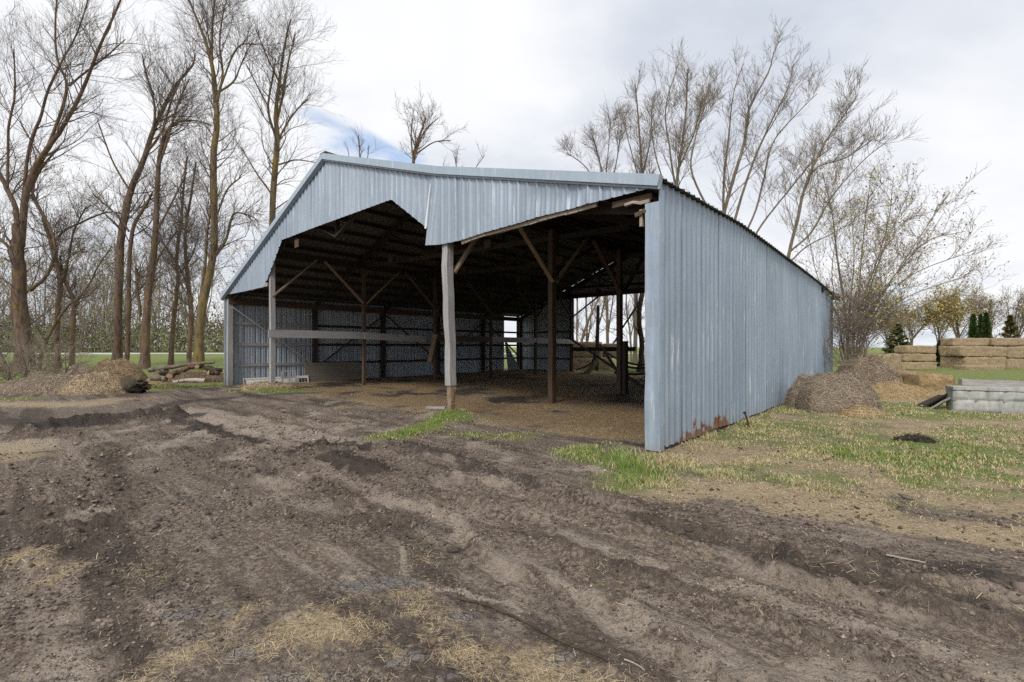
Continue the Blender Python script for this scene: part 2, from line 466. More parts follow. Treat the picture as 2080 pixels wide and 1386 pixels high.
# ------------------------------------------------------------------ materials
def nodes(name):
    m = bpy.data.materials.new(name)
    m.use_nodes = True
    nt = m.node_tree
    b = nt.nodes['Principled BSDF']
    return m, nt, b
class NT:
    def __init__(s, nt): s.t = nt
    def n(s, ty, **k):
        x = s.t.nodes.new(ty)
        for a, b in k.items(): setattr(x, a, b)
        return x
    def set(s, sock, v):
        if isinstance(v, (int, float)): sock.default_value = v
        elif isinstance(v, (tuple, list)): sock.default_value = tuple(v) if len(v) != 3 or sock.type == 'VECTOR' else (*v, 1)
        else: s.t.links.new(v, sock)
    def math(s, op, a, b=0.0, c=None, clamp=False):
        x = s.n('ShaderNodeMath', operation=op, use_clamp=clamp)
        s.set(x.inputs[0], a); s.set(x.inputs[1], b)
        if c is not None: s.set(x.inputs[2], c)
        return x.outputs[0]
    def mix(s, f, a, b, blend='MIX'):
        x = s.n('ShaderNodeMix', data_type='RGBA', blend_type=blend)
        s.set(x.inputs[0], f); s.set(x.inputs[6], a); s.set(x.inputs[7], b)
        return x.outputs[2]
    def ramp(s, v, lo, hi, a=0.0, b=1.0):
        x = s.n('ShaderNodeMapRange', interpolation_type='SMOOTHSTEP')
        s.set(x.inputs[0], v); s.set(x.inputs[1], lo); s.set(x.inputs[2], hi); s.set(x.inputs[3], a); s.set(x.inputs[4], b)
        return x.outputs[0]
    def pos(s): return s.n('ShaderNodeNewGeometry').outputs['Position']
    def uv(s): return s.n('ShaderNodeUVMap', uv_map='UVMap').outputs[0]
    def attr(s, nm, col=False):
        a = s.n('ShaderNodeAttribute', attribute_name=nm)
        return a.outputs['Color'] if col else a.outputs['Fac']
    def rnd(s): return s.n('ShaderNodeObjectInfo').outputs['Random']
    def mapping(s, v, scale=(1, 1, 1), loc=(0, 0, 0), rot=(0, 0, 0)):
        x = s.n('ShaderNodeMapping')
        s.set(x.inputs[0], v); x.inputs['Scale'].default_value = scale; x.inputs['Location'].default_value = loc; x.inputs['Rotation'].default_value = rot
        return x.outputs[0]
    def noise(s, v, scale, det=4, rough=0.55, dist=0.0):
        x = s.n('ShaderNodeTexNoise')
        s.set(x.inputs['Vector'], v); x.inputs['Scale'].default_value = scale; x.inputs['Detail'].default_value = det
        x.inputs['Roughness'].default_value = rough; x.inputs['Distortion'].default_value = dist
        return x.outputs[0]
    def voro(s, v, scale, feature='F1', out='Distance'):
        x = s.n('ShaderNodeTexVoronoi', feature=feature)
        s.set(x.inputs['Vector'], v); x.inputs['Scale'].default_value = scale
        return x.outputs[out]
    def bump(s, h, strength=0.3, dist=0.02, nrm=None):
        x = s.n('ShaderNodeBump')
        s.set(x.inputs['Height'], h); x.inputs['Strength'].default_value = strength; x.inputs['Distance'].default_value = dist
        if nrm is not None: s.t.links.new(nrm, x.inputs['Normal'])
        return x.outputs[0]

def m_wood(name, c0, c1, rough=0.85, dark=0.45):
    m, nt, b = nodes(name); n = NT(nt)
    uv = n.uv()
    g = n.noise(n.mapping(uv, (2.2, 55, 1)), 1.0, 5, 0.65, 0.4)
    g2 = n.noise(n.mapping(uv, (0.8, 9, 1)), 1.0, 3, 0.6, 0.3)
    c = n.mix(n.ramp(g2, 0.3, 0.7), c0, c1)
    c = n.mix(n.ramp(g, 0.42, 0.62, 0.0, dark), c, tuple(x * 0.25 for x in c0))
    c = n.mix(n.math('MULTIPLY', n.rnd(), 0.35), c, tuple(x * 0.45 for x in c0))
    n.set(b.inputs['Base Color'], c)
    n.set(b.inputs['Roughness'], rough)
    n.set(b.inputs['Normal'], n.bump(g, 0.5, 0.004))
    return m
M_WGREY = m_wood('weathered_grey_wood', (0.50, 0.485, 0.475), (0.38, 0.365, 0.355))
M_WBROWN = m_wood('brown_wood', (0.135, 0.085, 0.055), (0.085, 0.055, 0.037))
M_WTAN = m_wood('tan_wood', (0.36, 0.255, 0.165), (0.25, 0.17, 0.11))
M_WDARK = m_wood('dark_and_shaded_wood', (0.060, 0.042, 0.032), (0.038, 0.028, 0.022))  # dark boards; for the roof framing, interior shade is put into this colour
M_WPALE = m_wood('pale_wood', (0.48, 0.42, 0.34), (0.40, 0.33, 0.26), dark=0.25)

def m_metal(name, base, light, rust=False, met=0.25):
    m, nt, b = nodes(name); n = NT(nt)
    p = n.pos()
    big = n.noise(p, 0.5, 3, 0.5)
    streak = n.noise(n.mapping(p, (9, 9, 0.35)), 1.0, 4, 0.6)
    spang = n.voro(p, 70.0, 'F1', 'Color')
    sp = n.n('ShaderNodeSeparateColor'); n.set(sp.inputs[0], spang)
    c = n.mix(n.ramp(streak, 0.3, 0.7), base, light)
    c = n.mix(n.ramp(big, 0.35, 0.7, 0, 0.35), c, tuple(x * 0.72 for x in base))
    c = n.mix(n.math('MULTIPLY', sp.outputs[0], 0.05), c, (0.85, 0.87, 0.9))
    c = n.mix(n.math('MULTIPLY', n.rnd(), 0.28), c, tuple(x * 0.6 for x in base))
    wh = n.noise(n.mapping(p, (14, 14, 0.9)), 1.0, 5, 0.7)
    c = n.mix(n.ramp(wh, 0.56, 0.70, 0, 0.6), c, (0.72, 0.74, 0.75))
    dk = n.noise(n.mapping(p, (16, 16, 1.6), (5, 3, 2)), 1.0, 5, 0.7)
    c = n.mix(n.ramp(dk, 0.62, 0.74, 0, 0.5), c, tuple(x * 0.45 for x in base))
    if rust:
        sep = n.n('ShaderNodeSeparateXYZ'); n.set(sep.inputs[0], p)
        z = sep.outputs[2]
        # run along the wall
        wv = n.math('ADD', n.math('MULTIPLY', n.math('SUBTRACT', sep.outputs[0], RC[0]), UX[0]), n.math('MULTIPLY', n.math('SUBTRACT', sep.outputs[1], RC[1]), UX[1]))
        zone = n.math('MULTIPLY', n.ramp(wv, 0.25, 1.7), n.ramp(wv, 3.4, 3.15))
        rn = n.noise(n.mapping(p, (5, 5, 3)), 1.0, 5, 0.65)
        lim = n.math('MULTIPLY', zone, n.math('MULTIPLY', n.ramp(rn, 0.3, 0.75), 0.46))
        rk = n.math('MULTIPLY', n.ramp(n.math('SUBTRACT', lim, z), -0.09, 0.03), n.ramp(zone, 0.02, 0.2))
        r2 = n.noise(p, 30, 4, 0.6)
        rc = n.mix(r2, (0.30, 0.11, 0.045), (0.13, 0.055, 0.03))
        c = n.mix(rk, c, rc)
        spots = n.noise(n.mapping(p, (11, 11, 2.2), (2, 7, 1)), 1.0, 4, 0.7)
        c = n.mix(n.math('MULTIPLY', n.ramp(spots, 0.70, 0.76, 0, 0.6), n.ramp(wv, 5, 8)), c, (0.30, 0.14, 0.09))
        low = n.ramp(n.math('ADD', z, n.math('MULTIPLY', rn, 0.4)), 0.15, 0.5, 0.35, 0.0)
        c = n.mix(low, c, (0.30, 0.28, 0.25))
    n.set(b.inputs['Base Color'], c)
    n.set(b.inputs['Metallic'], met)
    n.set(b.inputs['Roughness'], n.ramp(streak, 0.2, 0.8, 0.42, 0.62) if met > 0 else 0.8)
    dents = n.noise(p, 2.6, 3, 0.5)
    n.set(b.inputs['Normal'], n.bump(dents, 0.35, 0.03))
    return m
M_WALL = m_metal('galvanised_wall', (0.305, 0.385, 0.475), (0.415, 0.49, 0.575), rust=True)
M_GABLE = m_metal('galvanised_gable', (0.325, 0.40, 0.485), (0.43, 0.50, 0.58))
M_TRIM = m_metal('galvanised_trim', (0.38, 0.47, 0.55), (0.45, 0.535, 0.61))
M_INNER = m_metal('galvanised_inner', (0.32, 0.38, 0.45), (0.52, 0.58, 0.65), met=0.0)
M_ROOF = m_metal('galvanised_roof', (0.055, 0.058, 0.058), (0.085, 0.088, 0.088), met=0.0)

def m_bark(name, c0, c1, moss=(0.16, 0.13, 0.03), mossf=0.5, scale=6):
    m, nt, b = nodes(name); n = NT(nt)
    p = n.pos()
    g = n.noise(n.mapping(p, (1, 1, 0.22)), scale, 6, 0.7, 0.6)
    c = n.mix(n.ramp(g, 0.35, 0.65), c0, c1)
    mo = n.noise(n.mapping(p, (1, 1, 0.6)), 1.1, 5, 0.7)
    c = n.mix(n.ramp(mo, 0.48, 0.66, 0, mossf), c, moss)
    n.set(b.inputs['Base Color'], c); n.set(b.inputs['Roughness'], 0.95)
    n.set(b.inputs['Specular IOR Level'], 0.1)
    n.set(b.inputs['Normal'], n.bump(g, 0.9, 0.06))
    return m
M_BARK = m_bark('cottonwood_bark', (0.205, 0.145, 0.108), (0.092, 0.062, 0.045), (0.22, 0.145, 0.05), 0.42)
M_BARKG = m_bark('lichen_bark', (0.22, 0.17, 0.10), (0.10, 0.075, 0.045), (0.30, 0.21, 0.05), 0.85)
M_BARKD = m_bark('dark_bark', (0.10, 0.08, 0.065), (0.05, 0.04, 0.033), mossf=0.25)
M_BARKW = m_bark('willow_bark', (0.24, 0.20, 0.155), (0.13, 0.105, 0.08), (0.20, 0.17, 0.08), 0.3)
def m_plain(name, c, rough=0.9, var=0.35, scale=3.0, attr=None):
    m, nt, b = nodes(name); n = NT(nt)
    if attr:
        col = n.attr(attr, True)
    else:
        g = n.noise(n.pos(), scale, 4, 0.6)
        col = n.mix(n.ramp(g, 0.3, 0.7, 0, var), c, tuple(x * 0.4 for x in c))
    n.set(b.inputs['Base Color'], col); n.set(b.inputs['Roughness'], rough)
    n.set(b.inputs['Specular IOR Level'], 0.15)
    return m
M_TWIG = m_plain('twig_bark', (0.19, 0.15, 0.13), var=0.3)
M_TWIGW = m_plain('willow_twig', (0.27, 0.22, 0.175), var=0.3)
M_WOODS = m_plain('far_wood_twigs', (0.185, 0.155, 0.125), attr='tint')
M_BLADE = m_plain('grass_blade', (0.1, 0.2, 0.03), attr='tint')
M_STRAW = m_plain('straw_strand', (0.5, 0.4, 0.2), attr='tint', rough=0.7)
M_LEAF = m_plain('young_leaf', (0.2, 0.2, 0.05), attr='tint', rough=0.7)

def m_hay(name, c0, c1, c2, sc=(7, 7, 26)):
    m, nt, b = nodes(name); n = NT(nt)
    p = n.pos()
    g = n.noise(n.mapping(p, sc), 1.0, 6, 0.75, 1.2)
    g2 = n.noise(p, 1.7, 4, 0.6)
    c = n.mix(n.ramp(g, 0.32, 0.66), c0, c1)
    c = n.mix(n.ramp(g2, 0.45, 0.72, 0, 0.75), c, c2)
    n.set(b.inputs['Base Color'], c); n.set(b.inputs['Roughness'], 0.95)
    n.set(b.inputs['Specular IOR Level'], 0.1)
    n.set(b.inputs['Normal'], n.bump(n.noise(p, 38, 5, 0.7, 0.8), 0.9, 0.05))
    return m
M_HAY = m_hay('straw_bale', (0.56, 0.43, 0.27), (0.24, 0.17, 0.10), (0.42, 0.33, 0.23), (17, 17, 6))
M_BALEOLD = m_hay('weathered_bale', (0.54, 0.42, 0.275), (0.24, 0.175, 0.11), (0.40, 0.32, 0.22), (17, 17, 6))
M_HAYGOLD = m_hay('golden_straw', (0.54, 0.39, 0.21), (0.30, 0.20, 0.105), (0.42, 0.31, 0.18))
M_HAYOLD = m_hay('weathered_hay', (0.44, 0.34, 0.24), (0.22, 0.165, 0.12), (0.30, 0.235, 0.175))
M_HAYROT = m_hay('rotting_hay', (0.30, 0.22, 0.15), (0.14, 0.10, 0.075), (0.085, 0.068, 0.055))

def m_ground():
    m, nt, b = nodes('yard_soil'); n = NT(nt)
    p = n.pos()
    cv = n.n('ShaderNodeSeparateColor'); n.set(cv.inputs[0], n.attr('cover', True))
    grass, straw, dark = cv.outputs[0], cv.outputs[1], cv.outputs[2]
    pale = n.attr('pale'); clay = n.attr('clay')
    f1 = n.noise(p, 3.0, 7, 0.70); f2 = n.noise(p, 24, 5, 0.75); f3 = n.noise(p, 95, 3, 0.75)
    brk = n.math('MULTIPLY', n.math('SUBTRACT', n.math('ADD', n.math('MULTIPLY', f1, 0.6), n.math('MULTIPLY', f2, 0.6)), 0.6), 1.9)
    def broken(v): return n.math('MULTIPLY', n.ramp(n.math('ADD', v, brk), 0.22, 0.78), n.ramp(v, 0.02, 0.15))
    grass, straw, dark, pale = broken(grass), broken(straw), broken(dark), broken(pale)
    soil = n.mix(n.ramp(f1, 0.3, 0.7), (0.42, 0.335, 0.265), (0.32, 0.248, 0.192))
    soil = n.mix(n.ramp(f2, 0.46, 0.58, 0, 0.85), soil, (0.130, 0.098, 0.075))
    soil = n.mix(n.ramp(f3, 0.55, 0.66, 0, 0.7), soil, (0.42, 0.345, 0.265))
    soil = n.mix(n.ramp(f3, 0.45, 0.36, 0, 0.7), soil, (0.055, 0.042, 0.035))
    wp = n.mapping(p, (1, 1, 0.6))
    crumb = n.voro(n.mix(0.12, wp, n.n('ShaderNodeTexNoise').outputs['Color']), 26.0)
    cr2 = n.voro(wp, 61.0)
    patch = n.noise(p, 1.35, 6, 0.68, 0.4)
    soil = n.mix(n.ramp(crumb, 0.42, 0.70, 0, 0.5), soil, (0.10, 0.080, 0.067))
    tp = n.mapping(n.mapping(p, rot=(0, 0, R_(44))), (0.45, 5.5, 1))
    trk = n.noise(tp, 1.0, 5, 0.6, 0.35)
    trk2 = n.noise(n.mapping(tp, (0.6, 0.33, 1), (7, 3, 0)), 1.0, 4, 0.6, 0.3)
    soil = n.mix(n.math('MULTIPLY', n.ramp(trk, 0.53, 0.64, 0, 0.75), n.ramp(f2, 0.40, 0.56)), soil, (0.50, 0.415, 0.33))
    soil = n.mix(n.math('MULTIPLY', n.ramp(trk2, 0.50, 0.38, 0, 0.8), n.ramp(f2, 0.62, 0.46)), soil, (0.070, 0.053, 0.044))
    soil = n.mix(n.ramp(patch, 0.54, 0.64, 0, 0.45), soil, (0.125, 0.100, 0.083))
    palec = n.mix(n.ramp(f2, 0.3, 0.7), (0.56, 0.475, 0.385), (0.35, 0.28, 0.218))
    soil = n.mix(n.math('MULTIPLY', pale, n.ramp(f1, 0.2, 0.55, 0.45, 1.0)), soil, palec)
    darkc = n.mix(n.ramp(f2, 0.35, 0.7), (0.040, 0.033, 0.029), (0.105, 0.083, 0.070))
    soil = n.mix(n.math('MULTIPLY', dark, n.ramp(f2, 0.2, 0.6, 0.55, 1.0)), soil, darkc)
    # dried clay puddles, cracked
    crk = n.voro(n.mapping(p, (1, 1, 0)), 17.0, 'DISTANCE_TO_EDGE')
    clayc = n.mix(n.ramp(crk, 0.0, 0.06), (0.05, 0.045, 0.042), n.mix(f1, (0.27, 0.245, 0.222), (0.36, 0.33, 0.30)))
    soil = n.mix(n.math('MULTIPLY', broken(clay), 0.75), soil, clayc)
    # matted straw: short fibres in two directions
    s1 = n.noise(n.mapping(p, (60, 9, 1), rot=(0, 0, 0.5)), 1.0, 3, 0.7, 0.8)
    s2 = n.noise(n.mapping(p, (9, 60, 1), rot=(0, 0, 0.25)), 1.0, 3, 0.7, 0.8)
    sf = n.math('MAXIMUM', s1, s2)
    strawc = n.mix(n.ramp(sf, 0.45, 0.75), (0.46, 0.345, 0.205), (0.86, 0.70, 0.455))
    strawc = n.mix(n.ramp(f1, 0.35, 0.7, 0, 0.5), strawc, (0.40, 0.315, 0.205))
    strawc = n.mix(n.attr('gold'), strawc, n.mix(n.ramp(sf, 0.45, 0.75), (0.17, 0.10, 0.045), (0.66, 0.45, 0.215)))
    soil = n.mix(n.math('MULTIPLY', straw, n.ramp(f2, 0.25, 0.62, 0.5, 1.0)), soil, strawc)
    gr = n.mix(n.ramp(f2, 0.3, 0.7), (0.25, 0.32, 0.085), (0.16, 0.23, 0.055))
    gr = n.mix(n.ramp(f1, 0.42, 0.68, 0, 0.75), gr, (0.34, 0.28, 0.165))
    soil = n.mix(n.math('MULTIPLY', grass, n.ramp(f2, 0.15, 0.5, 0.6, 1.0)), soil, gr)
    n.set(b.inputs['Base Color'], soil)
    n.set(b.inputs['Roughness'], n.math('SUBTRACT', 0.95, n.math('MULTIPLY', dark, 0.15)))
    n.set(b.inputs['Specular IOR Level'], 0.2)
    hgt = n.math('ADD', n.math('MULTIPLY', f2, 0.9), n.math('MULTIPLY', f3, 0.45))
    hgt = n.math('SUBTRACT', hgt, n.math('ADD', n.math('MULTIPLY', crumb, 0.75), n.math('MULTIPLY', cr2, 0.4)))
    hgt = n.math('ADD', hgt, n.math('MULTIPLY', n.math('MULTIPLY', n.ramp(crk, 0.0, 0.05), clay), 0.5))
    n.set(b.inputs['Normal'], n.bump(hgt, 1.0, 0.05))
    return m
M_GROUND = m_ground()
M_ROAD = m_plain('gravel_road', (0.55, 0.54, 0.53), var=0.2, scale=0.6)

# ------------------------------------------------------------------ ground sheet
def build_ground():
    fr = np.concatenate([np.exp(np.arange(math.log(0.5), math.log(14), 0.0086)), np.exp(np.arange(math.log(14), math.log(1500), 0.032))])
    half = R_(58)
    a1 = np.linspace(-half, half, 440)
    a2 = np.linspace(half, 2 * math.pi - half, 64)[1:-1]
    an = np.concatenate([a1, a2])
    rr, aa = np.meshgrid(fr, an, indexing='ij')
    x = rr * np.sin(aa); y = rr * np.cos(aa)
    x = x.ravel(); y = y.ravel()
    z = height(x, y)
    g, st, dk, pl = cover(x, y)
    nr, na = len(fr), len(an)
    i = np.arange(nr - 1)[:, None]; j = np.arange(na)[None, :]; k = (j + 1) % na
    Fq = np.stack([i * na + j, i * na + k, (i + 1) * na + k, (i + 1) * na + j], -1).reshape(-1, 4)
    V = np.stack([x, y, z], 1)
    V = np.concatenate([V, [[0, 0, 0]]])
    c = len(V) - 1
    tri = np.stack([np.full(na, c), (np.arange(na) + 1) % na, np.arange(na)], 1)
    z1 = lambda a: np.concatenate([a, [0.0]])
    cov = np.stack([z1(g), z1(st), z1(dk)], 1)
    me = mesh_np('ground', V, [Fq, tri], M_GROUND, attrs={'cover': cov, 'pale': z1(pl), 'clay': z1(clay_mask(x, y)), 'gold': z1(gold_mask(x, y))}, smooth=True)
    return link('ground', me, kind='structure')
build_ground()

def build_road():
    xs = np.linspace(-420, 42, 60)
    V = []; Fq = []
    for k, xx in enumerate(xs):
        for yy in (68.5, 76.5):
            V.append((xx, yy, 0.70 if True else 0))
        for yy in (67.0, 78.0):
            V.append((xx, yy, 0.40))
    for k in range(len(xs) - 1):
        a = k * 4; b = a + 4
        Fq += [(a, a + 1, b + 1, b), (a + 2, a, b, b + 2), (a + 1, a + 3, b + 3, b + 1)]
    me = mesh_np('road', np.array(V), np.array(Fq), M_ROAD)
    return link('road', me, kind='structure')
build_road()

# ------------------------------------------------------------------ barn
barn = thing('pole_barn', (RC[0], RC[1], 0), math.atan2(-VX[1], -VX[0]),
             'open-fronted pole barn of grey corrugated metal sheets with a torn gable', 'barn')
def L(s, w, z): return (-s, w, z)
def fs(px, py):
    k = (px - CX) / F
    s = (RC[0] - RC[1] * k) / (-VX[0] + VX[1] * k)
    return s, EYE + (HY - py) / F * (RC[1] + VX[1] * s)
def roof_z(s, w):
    z = np.interp(s, [-0.2, 0, 5.2, 10.6, 19.55, 19.8], [4.205, 4.26, 5.70, 7.46, 3.89, 3.79])
    sag = np.interp(w, [0, 4, 8.5, 19.2], [0, 0.07, -0.04, -0.22])
    return z + sag * np.clip(1 - np.asarray(s) / 10.6, 0, 1)
def bow(w): return 0.45 * (max(w, 0) / 19.2) ** 2

RIB = 0.2286
def profile(a0, a1, inv=False):
    pts = [(a0, 0.0)]
    k = math.floor(a0 / RIB) - 1
    while k * RIB < a1 + RIB:
        c = k * RIB + 0.06
        for da, dp in ((-.029, 0), (-.013, .030), (.013, .030), (.029, 0), (.1143 - .012, 0), (.1143, .007), (.1143 + .014, 0)):
            a = c + da
            if a0 + 0.004 < a < a1 - 0.004: pts.append((a, dp))
        k += 1
    pts.append((a1, 0.0))
    return pts
def sheet(name, a0, a1, P, zb, zt, mat, rows=3, buckle=0.004, lift=0.0, dent=None):
    pr = profile(a0, a1)
    V = []; Fq = []
    sd = random.randint(0, 999)
    for a, dp in pr:
        b, t = zb(a), zt(a)
        for r in range(rows + 1):
            z = b + (t - b) * r / rows
            d = dp + lift + buckle * float(fbm(np.array([a * 1.0]), np.array([z]), 0.9, 2, sd)[0])
            if dent: d += dent(a, z)
            V.append(P(a, d, z))
    n = rows + 1
    for i in range(len(pr) - 1):
        for r in range(rows):
            Fq.append((i * n + r, (i + 1) * n + r, (i + 1) * n + r + 1, i * n + r + 1))
    return link(name, mesh_np(name, np.array(V), np.array(Fq), mat), barn)
PANEL = 0.9144
def spans(a0, a1):
    k = a0
    while k < a1 - 0.15:
        yield k, min(k + PANEL + 0.03, a1)
        k += PANEL

# long wall in the sun
def dent_wall(a, z):
    d = 0.0
    for ca, cz, ra, rz_, am in ((0.25, 1.35, .18, .10, -.03), (0.2, .55, .2, .05, .02), (.15, .42, .2, .04, -.03), (.3, 2.9, .15, .2, -.02)):
        d += am * math.exp(-((a - ca) / ra) ** 2 - ((z - cz) / rz_) ** 2)
    return d
for k, (a0, a1) in enumerate(spans(0.0, W_LEN)):
    sheet('wall_panel', a0, a1, lambda a, d, z: L(bow(a) - 0.02 - d, a, z), lambda a: 0.05 + 0.01 * math.sin(a * 3), lambda a: float(roof_z(0, a)) - 0.03,
          M_WALL, rows=14 if k == 0 else 4, lift=0.002 * (k % 2), buckle=0.006, dent=dent_wall if k == 0 else None)
# far-left wall, seen from inside; one stretch of sheets has come off near the back
for k, (a0, a1) in enumerate(spans(0.0, 17.55)):
    sheet('wall_panel', a0, a1, lambda a, d, z: L(S_LEN + d, a, z), lambda a: -0.08, lambda a: 3.885, M_INNER, rows=2, lift=0.002 * (k % 2))
sheet('wall_panel', 18.85, W_LEN, lambda a, d, z: L(S_LEN + d, a, z), lambda a: -0.08, lambda a: 3.885, M_INNER, rows=2)
# back wall: one closed bay, and the gable over the open bays
for k, (a0, a1) in enumerate(spans(14.85, S_LEN)):
    sheet('wall_panel', a0, a1, lambda a, d, z: L(a, W_LEN + d, z), lambda a: -0.08, lambda a: 4.88, M_INNER, rows=2, lift=0.002 * (k % 2))
for k, (a0, a1) in enumerate(spans(0.45, S_LEN)):
    sheet('gable_panel', a0, a1, lambda a, d, z: L(a, W_LEN + 0.01 + d, z), lambda a: min(4.86, float(roof_z(a, W_LEN)) - 0.25), lambda a: float(roof_z(a, W_LEN)) - 0.05, M_INNER, rows=1, lift=0.002 * (k % 2))

# front gable: lower edge read off the opening
EDGE_A = [fs(*p) for p in ((448, 602), (500, 592), (538, 583), (546, 565), (575, 488), (640, 463), (720, 434), (797, 406), (835, 436), (862, 458), (900, 487))]
EDGE_B = [fs(*p) for p in ((874, 500), (897, 499), (940, 490), (985, 475), (1060, 455), (1100, 442), (1150, 430), (1210, 414), (1262, 401), (1330, 384), (1345, 380))]
def edge(E):
    E = sorted(E)
    xs = [e[0] for e in E]; zs = [e[1] for e in E]
    return lambda a: float(np.interp(a, xs, zs))
eA, eB = edge(EDGE_A), edge(EDGE_B)
def dent_gable(a, z):
    d = 0.0
    for ca, cz, ra, rz_, am in ((1.6, 4.35, .5, .22, -.05), (1.25, 4.25, .1, .25, .04), (2.3, 4.5, .3, .2, -.03), (3.0, 4.3, .4, .3, .02)):
        d += am * math.exp(-((a - ca) / ra) ** 2 - ((z - cz) / rz_) ** 2)
    return d
SPLIT = fs(884, 400)[0]
sA = SPLIT - 0.25
for k, (a0, a1) in enumerate(spans(sA, S_LEN + 0.1)):
    zt = lambda a: float(roof_z(a, 0)) - 0.06
    sheet('gable_panel', a0, a1, lambda a, d, z: L(a, -0.03 - d, z), lambda a: min(eA(a) if a > SPLIT - .1 else eA(a), zt(a) - 0.06), zt, M_GABLE, rows=3, lift=0.003 * (k % 2), buckle=0.006)
for k, (a0, a1) in enumerate(spans(0.02, SPLIT + 0.05)):
    zt = lambda a: float(roof_z(a, 0)) - 0.06
    last = a1 > SPLIT - 0.2
    def lean(a, d, z, last=last):
        q = max(0.0, min(1.0, (5.3 - z) / 1.5))
        return L(a + (0.12 * q if a > SPLIT - 0.3 else 0), -0.075 - d - (0.10 * q if a > SPLIT - 0.3 else 0.0), z)
    sheet('gable_panel', a0, a1, lean, lambda a: min(eB(a), zt(a) - 0.04), zt, M_GABLE, rows=6, lift=0.003 * (k % 2), buckle=0.010, dent=dent_gable)
# bent edge where the right sheets end, light on it painted as near-white
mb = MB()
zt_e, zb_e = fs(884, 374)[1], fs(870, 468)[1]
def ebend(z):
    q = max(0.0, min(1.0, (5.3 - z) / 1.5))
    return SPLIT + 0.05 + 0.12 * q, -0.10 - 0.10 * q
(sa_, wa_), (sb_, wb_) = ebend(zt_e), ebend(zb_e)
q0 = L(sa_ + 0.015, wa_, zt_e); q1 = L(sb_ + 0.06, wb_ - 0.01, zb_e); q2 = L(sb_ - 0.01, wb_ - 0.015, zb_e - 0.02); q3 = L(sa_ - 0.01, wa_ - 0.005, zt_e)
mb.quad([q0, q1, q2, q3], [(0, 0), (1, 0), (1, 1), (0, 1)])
mb.build('bent_sheet_edge', m_plain('zinc_painted_lit', (0.8, 0.81, 0.82), .5, .15), barn)

# roof sheets
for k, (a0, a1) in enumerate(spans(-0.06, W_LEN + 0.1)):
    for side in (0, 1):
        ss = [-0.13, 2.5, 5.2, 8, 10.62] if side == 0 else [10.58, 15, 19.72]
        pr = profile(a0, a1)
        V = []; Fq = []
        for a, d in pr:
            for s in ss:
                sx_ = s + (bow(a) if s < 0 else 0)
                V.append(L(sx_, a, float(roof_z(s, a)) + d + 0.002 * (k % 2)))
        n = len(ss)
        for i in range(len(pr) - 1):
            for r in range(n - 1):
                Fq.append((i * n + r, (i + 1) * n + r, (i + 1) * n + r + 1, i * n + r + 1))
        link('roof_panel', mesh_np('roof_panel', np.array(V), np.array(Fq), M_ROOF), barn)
# rake trim along the front
rk = [(19.74, 3.815), (10.6, 7.46), (5.2, 5.70), (-0.1, 4.235)]
for (s0, z0), (s1, z1) in zip(rk[:-1], rk[1:]):
    MB().beam(L(s0, -0.105, z0 - 0.05), L(s1, -0.105, z1 - 0.05), 0.14, 0.17).build('rake_trim', M_TRIM, barn)
    MB().beam(L(s0, -0.085, z0 - 0.155), L(s1, -0.085, z1 - 0.155), 0.07, 0.035).build('rake_trim', M_TRIM, barn)
MB().beam(L(10.6, -0.15, 7.50), L(10.6, W_LEN + .1, 7.50), 0.34, 0.05).build('ridge_cap', M_ROOF, barn)
# folded corner trim
mb = MB()
zt_ = fs(1325, 413)[1]
mb.beam(L(0.065, -0.03, 0.03), L(0.065, -0.03, zt_), 0.012, 0.235, up=(1, 0, 0), jit=0.004, segs=10)
mb.beam(L(-0.052, 0.045, 0.03), L(-0.052, 0.045, 4.10), 0.012, 0.16, up=(0, 1, 0), jit=0.004, segs=10)
mb.build('corner_trim', M_WALL, barn)
MB().beam(L(S_LEN + 0.03, 0.02, 0.05), L(S_LEN + 0.03, 0.02, 3.83), 0.03, 0.18, up=(0, 1, 0)).build('corner_trim', M_WALL, barn)
# eave boards
for i in range(5):
    a, b = i * W_LEN / 5, (i + 1) * W_LEN / 5
    MB().beam(L(bow(a) + 0.02, a, float(roof_z(0, a)) - 0.11), L(bow(b) + 0.02, b, float(roof_z(0, b)) - 0.11), 0.05, 0.16).build('eave_board', M_WDARK, barn)
MB().beam(L(bow(0) - 0.0, 0.1, 0.03), L(bow(W_LEN) - 0.0, W_LEN, 0.03), 0.05, 0.10).build('skirt_board', M_WDARK, barn)

# frame
BAY = W_LEN / 5
SL, SR = 14.95, 4.95
GZ = 5.10
for i in range(6):
    w = i * BAY
    wi = min(max(w, 0.10), W_LEN - 0.12)
    # wall posts of the far-left wall and the right wall
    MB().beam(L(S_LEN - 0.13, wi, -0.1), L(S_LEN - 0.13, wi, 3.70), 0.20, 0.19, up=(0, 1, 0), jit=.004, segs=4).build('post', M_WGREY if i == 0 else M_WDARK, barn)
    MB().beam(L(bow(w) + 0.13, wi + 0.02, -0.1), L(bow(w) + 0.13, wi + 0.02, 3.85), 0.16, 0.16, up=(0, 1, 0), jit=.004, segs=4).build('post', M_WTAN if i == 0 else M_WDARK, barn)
    # inner rows
    for row in (SL, SR):
        if row == SR and i == 0: continue
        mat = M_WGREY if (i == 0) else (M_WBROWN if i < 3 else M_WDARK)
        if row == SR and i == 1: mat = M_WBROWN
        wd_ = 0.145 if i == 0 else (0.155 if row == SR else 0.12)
        x, y = BW(row, wi)
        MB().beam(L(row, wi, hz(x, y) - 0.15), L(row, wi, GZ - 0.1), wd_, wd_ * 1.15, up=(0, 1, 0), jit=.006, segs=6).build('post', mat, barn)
    if i == 2:   # a short helper post sistered on the inner row
        MB().beam(L(SR - 0.2, wi + 0.02, -0.1), L(SR - 0.2, wi + 0.02, 1.85), 0.12, 0.2, up=(0, 1, 0)).build('post', M_WDARK, barn)
